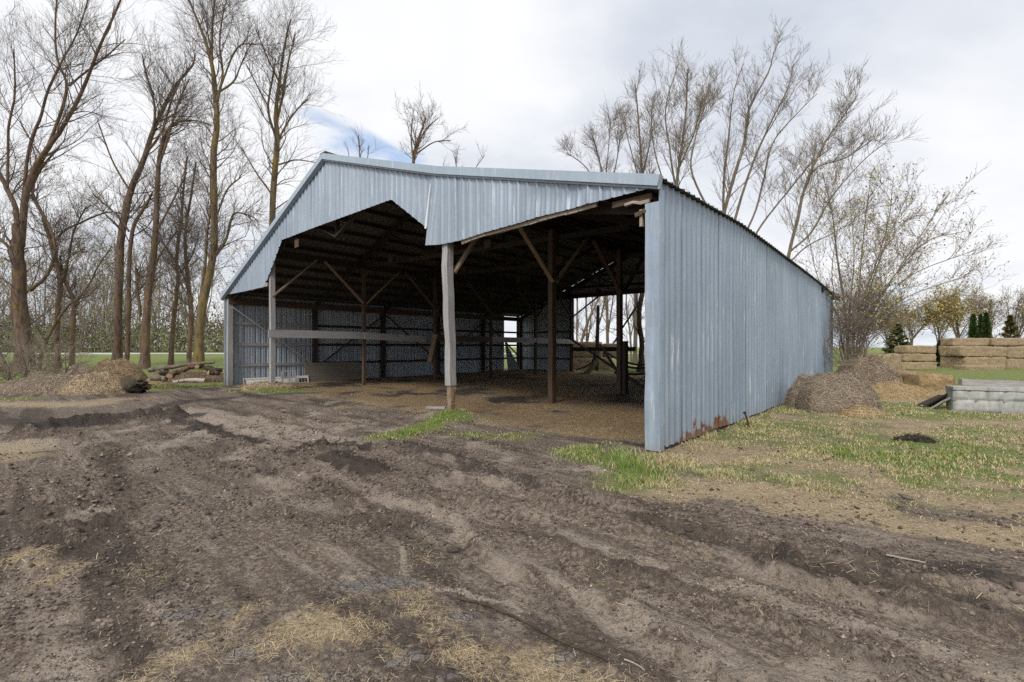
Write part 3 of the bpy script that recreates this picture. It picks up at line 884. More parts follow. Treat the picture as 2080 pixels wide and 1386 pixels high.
# broken middle post
x, y = BW(4.98, 0.05)
gz = hz(x, y)
MB().beam(L(4.95, 0.06, 0.78), L(5.07, 0.06, 4.15), 0.175, 0.185, up=(0, 1, 0), jit=0.009, segs=10).build('post', M_WGREY, barn)
mb = MB()
mb.beam(L(4.93, 0.06, gz - 0.1), L(4.945, 0.06, 0.80), 0.10, 0.12, up=(0, 1, 0), taper=1.25, jit=0.012, segs=6)
mb.beam(L(4.87, 0.04, 0.42), L(4.89, 0.04, 0.80), 0.03, 0.07, up=(0, 1, 0), jit=0.006, segs=3)
o = mb.build('broken_post_foot', M_WTAN, barn); o['label'] = 'splintered orange-brown foot of the broken post'

# girders over the inner rows, plate over the left wall
for row in (SL, SR):
    for i in range(5):
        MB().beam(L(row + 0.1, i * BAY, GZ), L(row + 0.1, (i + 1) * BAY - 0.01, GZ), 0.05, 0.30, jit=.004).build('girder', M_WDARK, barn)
for i in range(5):
    MB().beam(L(S_LEN - 0.25, i * BAY + .02, 3.62), L(S_LEN - 0.25, (i + 1) * BAY, 3.62), 0.05, 0.28, jit=.003).build('plate', M_WBROWN, barn)
    # girts on the left wall
    for zg in (0.85, 1.76, 2.68):
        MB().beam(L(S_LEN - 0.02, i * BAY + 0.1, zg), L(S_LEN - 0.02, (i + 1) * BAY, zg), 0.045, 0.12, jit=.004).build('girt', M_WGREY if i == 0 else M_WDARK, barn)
    for zg in (0.6, 1.5, 2.4, 3.3):
        MB().beam(L(bow(i * BAY) + 0.03, i * BAY + 0.1, zg), L(bow((i + 1) * BAY) + 0.03, (i + 1) * BAY, zg), 0.045, 0.12).build('girt', M_WDARK, barn)
    z0, z1 = (3.35, 0.75) if i % 2 == 0 else (0.75, 3.35)
    MB().beam(L(S_LEN - 0.26, i * BAY + 0.15, z0), L(S_LEN - 0.26, (i + 1) * BAY - 0.1, z1), 0.045, 0.13, up=(1, 0, 0)).build('brace', M_WGREY if i == 0 else M_WBROWN, barn)
# knee braces
for row in (SL, SR):
    for i in range(6):
        w = i * BAY
        for sg in (-1, 1):
            if (i == 0 and sg < 0) or (i == 5 and sg > 0): continue
            if row == SR and i == 0:
                MB().beam(L(5.02, 0.2, 3.35), L(4.9, 1.3, 4.85), 0.05, 0.14, up=(1, 0, 0)).build('brace', M_WTAN, barn); continue
            MB().beam(L(row - 0.08, w + sg * 0.08, 3.5), L(row - 0.04, w + sg * 1.75, 5.05), 0.05, 0.14, up=(1, 0, 0)).build('brace', M_WTAN if i < 2 else M_WBROWN, barn)
# back wall girts and end post of the closed bay, header over the open back
for zg in (0.85, 1.76, 2.68):
    MB().beam(L(14.95, W_LEN - .05, zg), L(S_LEN - .1, W_LEN - .05, zg), 0.045, 0.12).build('girt', M_WBROWN, barn)
MB().beam(L(0.6, W_LEN - 0.04, 4.3), L(3.0, W_LEN - 0.04, 4.98), 0.05, 0.28).build('header_board', M_WBROWN, barn)
MB().beam(L(3.0, W_LEN - 0.04, 4.98), L(S_LEN - 2.5, W_LEN - 0.04, 4.98), 0.05, 0.28).build('header_board', M_WBROWN, barn)
MB().beam(L(14.84, W_LEN - 0.0, 0), L(14.84, W_LEN - 0.0, 4.86), 0.07, 0.09, up=(0, 1, 0)).build('post', M_WTAN, barn)
MB().beam(L(14.8, W_LEN - 0.25, 1.50), L(10.2, W_LEN - 0.25, 1.52), 0.05, 0.26).build('rail', M_WDARK, barn)
MB().beam(L(14.8, W_LEN - 0.2, 3.6), L(12.6, W_LEN - 0.2, 4.95), 0.05, 0.14, up=(0, 1, 0)).build('brace', M_WDARK, barn)
# feed rail along the left row
for a, b, z0, z1, mat in ((-0.1, 3.95, 2.13, 2.13, M_WGREY), (3.75, 7.0, 2.12, 2.0, M_WGREY), (7.7, 11.6, 2.07, 2.04, M_WBROWN), (11.45, 15.4, 2.05, 2.05, M_WGREY), (15.3, W_LEN, 2.04, 2.0, M_WGREY)):
    MB().beam(L(SL - 0.17 - (.04 if a > 3 and a < 4 else 0), a, z0), L(SL - 0.15, b, z1), 0.045, 0.29, jit=.004, segs=3).build('rail', mat, barn)
# loose board hanging on the row
MB().beam(L(SL - 0.42, 7.35, 2.25), L(SL - 0.42, 7.0, 0.95), 0.05, 0.28, up=(1, 0, 0)).build('hanging_board', M_WTAN, barn)
# trusses
for i in range(6):
    w = min(max(i * BAY, 0.08), W_LEN - 0.1) + (0.06 if i == 0 else 0)
    rz = lambda s: float(roof_z(s, w)) - 0.25
    tr = MB().beam(L(0.15, w, rz(0.15)), L(10.6, w, rz(10.6)), 0.05, 0.2, up=(0, 0, 1)).beam(L(S_LEN - .1, w + .055, rz(S_LEN - .1)), L(10.6, w + .055, rz(10.6)), 0.05, 0.2).build('truss', M_WDARK, barn)
    if i: MB().beam(L(2.6, w + .11, 4.70), L(17.2, w + .11, 4.78 + .4), 0.045, 0.15).build('bottom_chord', M_WDARK, tr)
    for s0, z0, s1 in ((5.2, 5.0, 7.6), (10.6, 5.05, 7.6), (10.6, 5.05, 13.2), (14.8, 5.1, 13.2)):
        MB().beam(L(s0, w + .16, z0), L(s1, w + .16, rz(s1)), 0.045, 0.12, up=(0, 1, 0)).build('web', M_WDARK, tr)
    MB().beam(L(10.6, w + .2, 5.0), L(10.6, w + .2, rz(10.6)), 0.045, 0.12, up=(0, 1, 0)).build('web', M_WDARK, tr)
    MB().box(L(7.5, w - 0.05, 4.95), 0.30, 0.015, 0.27).build('gusset', M_WBROWN, tr) if i else None
    MB().box(L(12.9, w - 0.05, 5.15), 0.30, 0.015, 0.27).build('gusset', M_WBROWN, tr)
# purlins
for s in list(np.arange(0.35, 10.5, 0.72)) + list(np.arange(10.95, 19.5, 0.72)):
    mb = MB()
    for i in range(5):
        a, b = i * BAY, (i + 1) * BAY - 0.005
        mb.beam(L(s, max(a, 0.03), float(roof_z(s, a)) - 0.09), L(s, b, float(roof_z(s, b)) - 0.09), 0.045, 0.13)
    mb.build('purlin', M_WDARK, barn)
# ragged boards behind the right gable edge
EB = sorted(EDGE_B)
for (s0, z0), (s1, z1) in zip(EB[:-1], EB[1:]):
    if s1 > 4.9 or s0 < 0.9: continue
    MB().beam(L(s0 - .02, 0.0, z0 + 0.022 + random.uniform(-.02, .012)), L(s1 + .02, 0.0, z1 + 0.022 + random.uniform(-.02, .012)), 0.045, 0.15, jit=.006, segs=2).build('header_board', M_WPALE, barn)
MB().beam(L(0.1, 0.04, 4.03), L(0.8, 0.04, 4.02), 0.05, 0.10).build('header_board', M_WBROWN, barn)
MB().beam(L(0.12, 0.0, 3.95), L(0.55, 0.0, 3.97), 0.05, 0.05, jit=.01, segs=3).build('splintered_board', M_WPALE, barn)
MB().beam(L(0.06, 0.0, 3.84), L(0.36, -0.02, 3.76), 0.05, 0.07, jit=.015, segs=4).build('splintered_board', M_WBROWN, barn)
MB().beam(L(0.28, 0.05, 3.58), L(0.28, 0.05, 3.85), 0.05, 0.07, up=(0, 1, 0)).build('splintered_board', M_WPALE, barn)
MB().beam(L(0.4, 0.3, 3.95), L(4.9, 0.3, 4.85), 0.05, 0.2, jit=.004).build('header_board', M_WDARK, barn)
x, y = EDGE_A[0]
MB().beam(L(15.1, 0.0, fs(540, 580)[1] + 0.03), L(16.6, 0.0, fs(505, 590)[1] + 0.04), 0.045, 0.14, jit=.012, segs=3).build('header_board', M_WPALE, barn)
# loose sheet by the gap in the far wall
V = np.array([L(S_LEN - .3, 17.6, 0.05), L(S_LEN - .6, 18.6, 0.02), L(S_LEN - .02, 17.7, 2.0), L(S_LEN - .05, 17.55, 2.0)])
link('loose_sheet', mesh_np('loose_sheet', V, np.array([[0, 1, 2, 3]]), M_INNER), barn)

# ------------------------------------------------------------------ trees
def resample(P, rad, K):
    """smooth a polyline (Catmull-Rom) to K points"""
    P = np.asarray(P, float); rad = np.asarray(rad, float)
    n = len(P)
    if n == 2:
        t = np.linspace(0, 1, K)[:, None]
        return P[0] * (1 - t) + P[1] * t, np.interp(np.linspace(0, 1, K), [0, 1], rad)
    Q = np.concatenate([[2 * P[0] - P[1]], P, [2 * P[-1] - P[-2]]])
    ts = np.linspace(0, n - 1 - 1e-6, K)
    out = np.zeros((K, 3))
    for k, t in enumerate(ts):
        i = int(t); f = t - i
        p0, p1, p2, p3 = Q[i], Q[i + 1], Q[i + 2], Q[i + 3]
        out[k] = 0.5 * ((2 * p1) + (-p0 + p2) * f + (2 * p0 - 5 * p1 + 4 * p2 - p3) * f * f + (-p0 + 3 * p1 - 3 * p2 + p3) * f ** 3)
    return out, np.interp(ts, np.arange(n), rad)
def grow(pts, rad, nper, length, K, rng, tmin=0.15, ang=(0.5, 1.0), up=0.25, wig=0.12, rfac=0.5, rmin=0.004, tip=0.15, curve=0.25, taperlen=0.45, rcap=9.0, weigh=False):
    """children of the N parent branches: returns (N*nper, K, 3), radii"""
    N, Kp, _ = pts.shape
    pl_ = np.linalg.norm(np.diff(pts, axis=1), axis=2).sum(1)
    idx = rng.choice(N, N * nper, p=pl_ / pl_.sum()) if weigh else np.repeat(np.arange(N), nper)
    n = len(idx)
    t = rng.uniform(tmin, 0.98, n)
    f = t * (Kp - 1); i0 = np.minimum(f.astype(int), Kp - 2); fr = (f - i0)[:, None]
    p0 = pts[idx, i0] * (1 - fr) + pts[idx, i0 + 1] * fr
    tan = pts[idx, i0 + 1] - pts[idx, i0]
    tan /= np.linalg.norm(tan, axis=1, keepdims=True) + 1e-9
    r0 = (rad[idx, i0] * (1 - fr[:, 0]) + rad[idx, i0 + 1] * fr[:, 0])
    plen = np.linalg.norm(np.diff(pts, axis=1), axis=2).sum(1)[idx]
    rv = rng.normal(size=(n, 3))
    perp = rv - (rv * tan).sum(1, keepdims=True) * tan
    perp /= np.linalg.norm(perp, axis=1, keepdims=True) + 1e-9
    th = rng.uniform(*ang, n)[:, None]
    d = np.cos(th) * tan + np.sin(th) * perp
    d[:, 2] += up
    d /= np.linalg.norm(d, axis=1, keepdims=True)
    Ln = (np.asarray(length) if np.ndim(length) == 0 else length) * (plen if False else 1.0) * rng.uniform(0.55, 1.25, n) * (1 - taperlen * t)
    if isinstance(length, tuple): raise ValueError
    if weigh: Ln = np.minimum(Ln, 0.55 * plen + 0.6)
    st = (Ln / (K - 1))[:, None]
    out = np.zeros((n, K, 3)); out[:, 0] = p0
    for k in range(1, K):
        out[:, k] = out[:, k - 1] + d * st
        d = d + rng.normal(size=(n, 3)) * wig
        d[:, 2] += curve / K
        d /= np.linalg.norm(d, axis=1, keepdims=True)
    rr = np.clip(r0 * rfac, rmin, rcap)[:, None] * np.linspace(1, tip, K)[None, :]
    rr = np.maximum(rr, rmin * 0.7)
    return out, rr
def leaves(pts, n, size, cols, rng, spread=0.12):
    N, K, _ = pts.shape
    i = rng.integers(0, N, n); f = rng.uniform(0.2, 1, n) * (K - 1)
    k = np.minimum(f.astype(int), K - 2); fr = (f - k)[:, None]
    c = pts[i, k] * (1 - fr) + pts[i, k + 1] * fr + rng.normal(size=(n, 3)) * spread
    a = rng.normal(size=(n, 3)); a /= np.linalg.norm(a, axis=1, keepdims=True)
    b = rng.normal(size=(n, 3)); b -= (a * b).sum(1, keepdims=True) * a; b /= np.linalg.norm(b, axis=1, keepdims=True)
    s = (size * rng.uniform(0.5, 1.3, n))[:, None]
    V = np.stack([c - a * s, c + b * s * .5, c + a * s, c - b * s * .5], 1).reshape(-1, 3)
    Fq = np.arange(n * 4).reshape(-1, 4)
    cc = np.asarray(cols, float)[rng.integers(0, len(cols), n)] * rng.uniform(0.7, 1.25, n)[:, None]
    return V, Fq, np.repeat(cc, 4, 0)

def tree(name, label, group, d, stems, cfg, seed, bark=None, twig=None, leaf=None, djit=0.05, cat='tree'):
    """stems: lists of (px, py, radius in px[, depth offset in m]) in photo pixels at distance d; first is the trunk"""
    rng = np.random.default_rng(seed)
    bark = bark or M_BARK; twig = twig or M_TWIG
    bx, by, _ = W(stems[0][0][0], stems[0][0][1], d)
    gz_ = hz(bx, by)
    root = thing(name, (bx, by, gz_), 0, label, cat, group)
    off = np.array([bx, by, gz_])
    sp = []; sr = []
    for si, st in enumerate(stems):
        P = []; Rr = []
        dep = 0.0
        slope = rng.uniform(-1, 1) * djit * (1.0 if si else 0.4)
        y0 = st[0][1]
        for q in st:
            dd = d + (q[3] if len(q) > 3 else slope * (y0 - q[1]) / F * d)
            P.append(W(q[0], q[1], dd)); Rr.append(q[2] * (0.52 if si == 0 else 0.44) * cfg.get('rs', 1.0) / F * d)
        P = np.array(P)
        if si == 0:
            P[0, 2] = gz_ - 0.3
        K = max(8, min(22, 4 * len(st)))
        P, Rr = resample(P, Rr, K)
        P += rng.normal(size=P.shape) * Rr[:, None] * 0.10
        V, Fq = tubes(P[None], Rr[None], 10 if si == 0 else 8)
        if si == 0:
            # flare at the foot
            hgt = np.clip((V[:, 2] - gz_) / (Rr[0] * 5), 0, 1)
            cen = np.repeat(P, 10, 0)
            V = cen + (V - cen) * (1 + 0.45 * (1 - hgt) ** 2)[:, None]
        link('trunk' if si == 0 else 'limb', mesh_np(name + '_limb', V - off, Fq, bark, smooth=True), root)
        P20, R20 = resample(P, Rr, 22)
        sp.append(P20); sr.append(R20)
    pts = np.stack(sp); rad = np.stack(sr)
    parts = []
    lens = np.linalg.norm(np.diff(pts, axis=1), axis=2).sum(1)
    n1, l1, n2, l2, n3, l3 = cfg['n1'], cfg['l1'], cfg['n2'], cfg['l2'], cfg['n3'], cfg['l3']
    tmin = cfg.get('tmin', 0.3); up = cfg.get('up', 0.3); ang = cfg.get('ang', (0.55, 1.25))
    rmin = cfg.get('rmin', 0.006)
    A, ra = grow(pts, rad, n1, l1, 8, rng, tmin, ang, up, 0.17, 0.34, rmin * 1.8, 0.22, 0.5, rcap=d * 0.0014, weigh=True, taperlen=cfg.get('tl', 0.6))
    B, rb = grow(A, ra, n2, l2, 5, rng, 0.12, (0.4, 0.9), up * .7, 0.16, 0.5, rmin * 1.2, 0.4, 0.4, rcap=d * 0.0007)
    parts += [tubes(A, ra, 5), tubes(B, rb, 3)]
    if n3:
        Cc, rc = grow(B, rb, n3, l3, 4, rng, 0.1, (0.35, 0.9), up * .5, 0.18, 0.6, rmin, 0.5, 0.3)
        parts.append(tubes(Cc, rc, 3))
    else:
        Cc = B
    # twigs right off the stems' upper ends
    D, rd = grow(pts, rad, cfg.get('nt', 6), l2, 5, rng, 0.6, (0.2, 0.8), up, 0.15, 0.5, rmin * 1.5, 0.3, 0.3)
    E, re_ = grow(D, rd, 4, l3 if n3 else l2 * .6, 4, rng, 0.1, (0.3, 0.8), up * .5, 0.16, 0.6, rmin, 0.5, 0.3)
    parts += [tubes(D, rd, 4), tubes(E, re_, 3)]
    V, Fq = join(parts)
    link('crown', mesh_np(name + '_crown', V - off, Fq, twig), root)
    if leaf:
        V, Fq, cc = leaves(np.concatenate([Cc, E]) if Cc.shape[1] == E.shape[1] else Cc, leaf['n'], leaf['size'], leaf['cols'], rng, leaf.get('spread', 0.12))
        link('foliage', mesh_np(name + '_foliage', V - off, Fq, M_LEAF, attrs={'tint': cc}), root)
    return root

GREENS = [(0.16, 0.18, 0.045), (0.22, 0.20, 0.06), (0.26, 0.23, 0.07), (0.14, 0.13, 0.05)]
YELLOWS = [(0.52, 0.40, 0.09), (0.45, 0.36, 0.10), (0.38, 0.31, 0.11), (0.30, 0.26, 0.09)]
big = dict(n1=14, l1=6.6, n2=7, l2=2.8, n3=5, l3=1.3, nt=5, up=0.22, tmin=0.25)
GL = 'tall bare trees left of the barn'
tree('cottonwood_tree', 'massive multi-stemmed bare tree at the left edge with a mossy forked trunk', GL, 33, [
    [(50, 760, 33), (47, 680, 30), (40, 600, 27), (37, 520, 25), (36, 455, 20)],
    [(38, 480, 15), (30, 420, 13), (12, 380, 12), (-10, 330, 10), (-40, 230, 7), (-60, 100, 4)],
    [(44, 500, 18), (50, 410, 16), (75, 335, 14), (120, 270, 11), (165, 190, 9), (200, 100, 7), (245, 0, 5), (262, -60, 3)],
    [(58, 385, 11), (88, 320, 9), (120, 240, 8), (136, 175, 7), (118, 125, 6), (112, 60, 5), (118, -40, 3)],
    [(44, 430, 9), (60, 300, 8), (82, 240, 7), (105, 165, 6), (155, 70, 4), (185, -20, 3)],
    [(15, 380, 7), (18, 260, 6), (30, 190, 5), (28, 100, 3)],
    [(140, 175, 6), (170, 150, 5), (215, 115, 4), (255, 80, 2.5)],
    [(60, 590, 10), (95, 560, 9), (112, 500, 8), (90, 440, 6), (62, 395, 4)],
    [(35, 530, 9), (15, 500, 8), (-20, 470, 7)],
    [(75, 760, 13), (95, 690, 9), (140, 620, 6), (180, 600, 4)],
    [(20, 760, 9), (-5, 700, 7), (-30, 600, 5)]],
    dict(big, n1=11, rs=0.82), 11)
tree('cottonwood_tree', 'slender crooked tree just right of the massive forked trunk', GL, 36, [
    [(118, 738, 9), (116, 650, 9), (122, 570, 8), (106, 500, 7), (88, 440, 6), (66, 390, 5), (85, 340, 4), (120, 300, 3)],
    [(147, 742, 11), (148, 650, 10), (150, 612, 9), (132, 570, 8), (122, 535, 7)],
    [(106, 498, 5), (130, 470, 5), (165, 452, 4), (215, 432, 3.5), (245, 434, 2.5)],
    [(150, 620, 5), (180, 580, 4), (200, 540, 3), (228, 500, 2)],
    [(125, 580, 6), (140, 520, 5), (150, 470, 4), (175, 420, 3)]],
    dict(big, n1=12, l1=3.2), 12, leaf=dict(n=2600, size=0.06, cols=GREENS))
tree('cottonwood_tree', 'bare tree whose twin trunk bends right above the hay heap', GL, 35, [
    [(238, 740, 15), (240, 640, 13), (243, 540, 13), (250, 450, 12), (265, 390, 11), (290, 330, 9), (312, 265, 8), (330, 225, 7), (355, 175, 5), (390, 135, 4), (396, 110, 2.5)],
    [(257, 740, 11), (262, 640, 9), (262, 540, 9), (272, 460, 8), (295, 420, 6), (310, 390, 4)],
    [(312, 265, 6), (314, 215, 5), (300, 160, 4), (288, 110, 2.5)],
    [(298, 310, 6), (330, 265, 5), (348, 205, 4), (372, 150, 3)],
    [(268, 395, 5), (230, 330, 3.5), (200, 250, 2.5)],
    [(262, 470, 5), (240, 440, 4), (190, 395, 3)]],
    dict(big, n1=10, l1=5.0, nt=3), 13)
tree('cottonwood_tree', 'straight bare tree with a snapped-off side stub beside the log pile', GL, 34, [
    [(294, 756, 16), (296, 660, 13), (300, 600, 12), (312, 520, 11), (318, 430, 9), (322, 340, 8), (330, 290, 6), (352, 252, 5), (395, 245, 3), (430, 255, 2)],
    [(322, 340, 6), (340, 285, 5), (362, 210, 4), (385, 160, 2.5)],
    [(285, 640, 7), (279, 590, 7), (277, 545, 6)],
    [(318, 470, 5), (345, 420, 4), (380, 350, 3)],
    [(305, 560, 5), (330, 510, 4), (360, 470, 3)]],
    dict(big, n1=14, l1=3.8), 14)
tree('cottonwood_tree', 'thin grey tree with a wavy trunk between the log pile trunks', GL, 38, [
    [(347, 744, 9), (350, 680, 8), (357, 610, 7), (362, 560, 6), (358, 530, 6), (368, 450, 5), (372, 390, 4), (380, 320, 3)],
    [(360, 535, 5), (335, 500, 4), (325, 480, 3), (310, 440, 2)],
    [(362, 560, 4), (390, 520, 3), (405, 470, 2)]],
    dict(big, n1=14, l1=3.0), 15, leaf=dict(n=1200, size=0.06, cols=GREENS))
tree('cottonwood_tree', 'tall lichen-gold tree leaning right beside the barn corner', GL, 33, [
    [(400, 742, 18), (406, 670, 16), (415, 600, 15), (428, 545, 13), (436, 490, 12), (434, 410, 12), (434, 330, 12), (440, 250, 10), (438, 190, 8), (430, 130, 7), (418, 85, 6), (396, 30, 4), (376, -20, 3)],
    [(408, 610, 9), (416, 540, 7), (421, 470, 6), (428, 430, 4)],
    [(440, 235, 8), (432, 150, 7), (430, 90, 6), (434, 20, 4), (440, -60, 3)],
    [(441, 210, 6), (452, 150, 5), (446, 90, 4), (455, 20, 3), (475, -40, 2)],
    [(441, 190, 5), (475, 165, 4), (490, 130, 3), (512, 85, 2)],
    [(445, 185, 4), (480, 100, 4), (515, 88, 2)],
    [(436, 520, 7), (458, 490, 6), (470, 445, 5), (482, 432, 4), (510, 440, 3), (525, 450, 2)],
    [(440, 440, 4), (462, 385, 4), (490, 360, 2.5)]],
    dict(big, n1=13, l1=4.2), 16, bark=M_BARKG)
tree('cottonwood_tree', 'grey trunk standing close behind the gold leaning tree', GL, 36, [
    [(384, 742, 9), (386, 680, 8), (388, 620, 8), (380, 550, 7), (376, 480, 5), (388, 400, 4), (398, 330, 3)],
    [(390, 600, 4), (372, 560, 3.5), (350, 520, 2.5)]],
    dict(big, n1=16, l1=3.2), 17)
tree('cottonwood_tree', 'round-topped bare tree rising behind the left roof slope of the barn', GL, 36, [
    [(540, 742, 13), (545, 600, 12), (552, 470, 11), (556, 380, 11), (563, 290, 10), (560, 240, 8), (566, 180, 6), (575, 110, 4), (590, 40, 2.5)],
    [(562, 285, 6), (545, 225, 5), (552, 170, 4), (560, 120, 3)],
    [(562, 250, 6), (575, 190, 5), (585, 130, 4), (600, 70, 2.5)],
    [(563, 290, 5), (590, 240, 4), (625, 200, 2.5)],
    [(546, 220, 4), (520, 170, 3), (500, 130, 2)],
    [(566, 335, 4), (600, 325, 3), (640, 330, 2)],
    [(556, 400, 4), (520, 350, 3), (490, 300, 2)],
    [(568, 170, 4), (540, 110, 3), (520, 60, 2)]],
    dict(big, n1=8, l1=5.4, up=0.35, nt=3), 18, bark=M_BARKG)

GB = 'bare trees behind the barn'
mid = dict(n1=14, l1=4.0, n2=6, l2=1.5, n3=4, l3=0.8, nt=6, up=0.45, tmin=0.3, rmin=0.009)
tree('cottonwood_tree', 'fan-crowned bare tree poking above the roof right of the peak', GB, 46, [
    [(835, 730, 9), (838, 500, 8), (840, 330, 6), (850, 285, 5), (865, 240, 3)],
    [(842, 320, 4), (860, 270, 3), (890, 240, 2)], [(840, 330, 4), (835, 280, 3), (838, 240, 2)], [(843, 315, 3.5), (880, 290, 2.5), (915, 285, 2)]],
    dict(mid, n1=9, l1=4.6, n2=5, tmin=0.5, nt=3, up=0.2), 21)
tree('ash_tree', 'thin whip-like treetop just showing above the roof peak', GB, 48, [
    [(735, 730, 6), (735, 500, 5), (732, 340, 3), (728, 275, 1.5)], [(734, 380, 3), (745, 330, 2), (750, 295, 1.2)], [(733, 380, 3), (712, 330, 2), (706, 300, 1.2)]],
    dict(mid, n1=3, l1=1.8, n2=3, n3=2, nt=2, tmin=0.7), 22)
tree('ash_tree', 'sparse low treetop showing over the middle of the roof edge', GB, 48, [
    [(935, 730, 6), (935, 500, 5), (930, 380, 3), (925, 320, 1.5)], [(935, 420, 3), (955, 360, 2), (985, 315, 1.2)], [(934, 420, 3), (910, 370, 2), (900, 330, 1.2)]],
    dict(mid, n1=3, l1=1.6, n2=3, n3=2, nt=2, tmin=0.7), 23)
will = dict(tl=0.72, n1=18, l1=5.6, n2=8, l2=2.2, n3=5, l3=0.95, nt=5, up=0.42, tmin=0.25, ang=(0.4, 1.1), rmin=0.009, rs=0.7)
tree('willow_tree', 'low rounded bare tree at the left end of the row behind the barn', GB, 44, [
    [(1235, 735, 9), (1232, 600, 8), (1228, 450, 7), (1222, 350, 5), (1205, 280, 3)], [(1228, 420, 5), (1250, 340, 4), (1262, 265, 2.5)],
    [(1226, 400, 5), (1190, 340, 3.5), (1150, 310, 2)], [(1228, 380, 4), (1236, 300, 3), (1240, 240, 2)]],
    dict(will, n1=9, l1=3.2, tmin=.5), 31, M_BARKW, M_TWIGW)
tree('willow_tree', 'upright bare tree with a narrow forked crown left of the high corner', GB, 42, [
    [(1290, 735, 12), (1292, 600, 10), (1300, 450, 8), (1303, 350, 7), (1298, 260, 5), (1290, 170, 2.5)], [(1303, 360, 5), (1320, 290, 4), (1325, 210, 2.5)],
    [(1302, 380, 4), (1280, 300, 3), (1262, 230, 2)]],
    dict(will, n1=11, l1=3.4, tmin=.45), 32, M_BARKW, M_TWIGW)
tree('willow_tree', 'bare tree with a tall paired crown directly above the near corner', GB, 40, [
    [(1365, 735, 13), (1366, 560, 11), (1372, 400, 9), (1382, 320, 7), (1392, 240, 5), (1398, 140, 2.5)], [(1373, 390, 7), (1360, 300, 5), (1352, 220, 4), (1378, 130, 2)],
    [(1380, 340, 6), (1410, 270, 4), (1428, 200, 2.5)], [(1368, 420, 5), (1335, 330, 4), (1322, 260, 2.5)]],
    dict(will, n1=12, tmin=.4), 33, M_BARKW, M_TWIGW)
tree('willow_tree', 'tallest many-stemmed bare tree behind the middle of the long wall', GB, 38, [
    [(1470, 740, 16), (1468, 600, 14), (1462, 480, 12), (1485, 380, 9), (1512, 290, 8), (1522, 220, 6), (1560, 150, 4), (1572, 105, 2)],
    [(1476, 520, 10), (1500, 420, 8), (1530, 330, 7), (1565, 250, 5), (1600, 180, 3.5), (1612, 130, 2)],
    [(1464, 500, 9), (1440, 430, 7), (1405, 350, 6), (1410, 290, 5), (1430, 220, 3), (1440, 170, 2)],
    [(1470, 470, 8), (1470, 370, 7), (1480, 280, 5), (1490, 190, 3), (1510, 130, 2)],
    [(1480, 540, 8), (1530, 440, 6), (1550, 370, 6), (1570, 290, 4), (1620, 230, 3), (1660, 190, 2)],
    [(1485, 560, 7), (1545, 460, 6), (1600, 390, 5), (1650, 330, 4), (1690, 300, 2.5)]],
    dict(will, n1=12), 34, M_BARKW, M_TWIGW)
tree('willow_tree', 'right-leaning bare tree behind the far half of the long wall', GB, 36, [
    [(1590, 740, 13), (1592, 620, 11), (1602, 520, 9), (1620, 450, 8), (1635, 380, 7), (1670, 300, 5), (1710, 240, 3.5), (1742, 195, 2)],
    [(1606, 510, 7), (1650, 470, 5), (1690, 400, 4), (1750, 330, 3), (1805, 285, 2)],
    [(1635, 385, 5), (1660, 340, 4), (1720, 320, 3), (1790, 270, 2)],
    [(1598, 540, 5), (1640, 500, 4), (1700, 470, 3), (1740, 440, 2)]],
    dict(will, n1=14), 35, M_BARKW, M_TWIGW)

for k, (px, py, dd, lab) in enumerate(((20, 775, 17.5, 'tangle of dead bare branches over the left hay heap'), (120, 765, 19.5, 'dead brushwood behind the middle rotting hay heap'), (70, 745, 26, 'bare brush round the foot of the massive tree'))):
    rg = np.random.default_rng(500 + k)
    st = [[(px + rg.uniform(-20, 20), py + 8, 2.2), (px + rg.uniform(-50, 50), py - rg.uniform(5, 35), 1.8), (px + rg.uniform(-95, 95), py - rg.uniform(-5, 70), 1.0)] for j in range(7)]
    tree('brush', lab, 'dead brush at the left', dd, st, dict(n1=7, l1=1.4, n2=4, l2=0.7, n3=2, l3=0.35, nt=3, up=0.0, tmin=0.1, rmin=0.005, ang=(0.5, 1.3)), 510 + k, M_BARKW, M_TWIGW, djit=0.5, cat='bush')
# leafing bush-tree at the barn's far corner
rng_b = np.random.default_rng(77)
st = []
st.append([(1722, 778, 6), (1722, 700, 5), (1715, 620, 4.5), (1700, 520, 3.5), (1690, 430, 2.5), (1670, 350, 1.5)])
for (x1, y1, x2, y2, x3, y3, r) in ((1742, 640, 1752, 500, 1770, 350, 6), (1752, 640, 1790, 520, 1850, 380, 6), (1765, 650, 1830, 540, 1930, 390, 5), (1775, 640, 1850, 560, 1990, 505, 5),
                                     (1762, 640, 1870, 500, 1960, 470, 5), (1700, 640, 1660, 560, 1640, 470, 4), (1725, 640, 1735, 520, 1725, 390, 5), (1780, 680, 1900, 610, 1990, 600, 4),
                                     (1705, 650, 1690, 560, 1700, 470, 4), (1740, 650, 1800, 470, 1815, 360, 5), (1770, 660, 1850, 600, 1970, 560, 4)):
    st.append([(1712 + rng_b.uniform(0, 46), 775, r * .6), (1725 + (x1 - 1725) * .55, (y1 + 775) / 2, r * .6), (x1, y1, r * .55), (x2, y2, r * .42), (x3, y3, 1.3)])
tree('elm_tree', 'many-stemmed bush-like tree with yellow-green young leaves at the far barn corner', None, 20.5, st,
     dict(n1=18, l1=3.0, n2=6, l2=1.3, n3=3, l3=0.65, nt=6, up=0.3, tmin=0.2, rmin=0.0055), 41, M_BARKW, M_TWIGW, leaf=dict(n=6500, size=0.05, cols=YELLOWS + GREENS[:1]), djit=0.35)
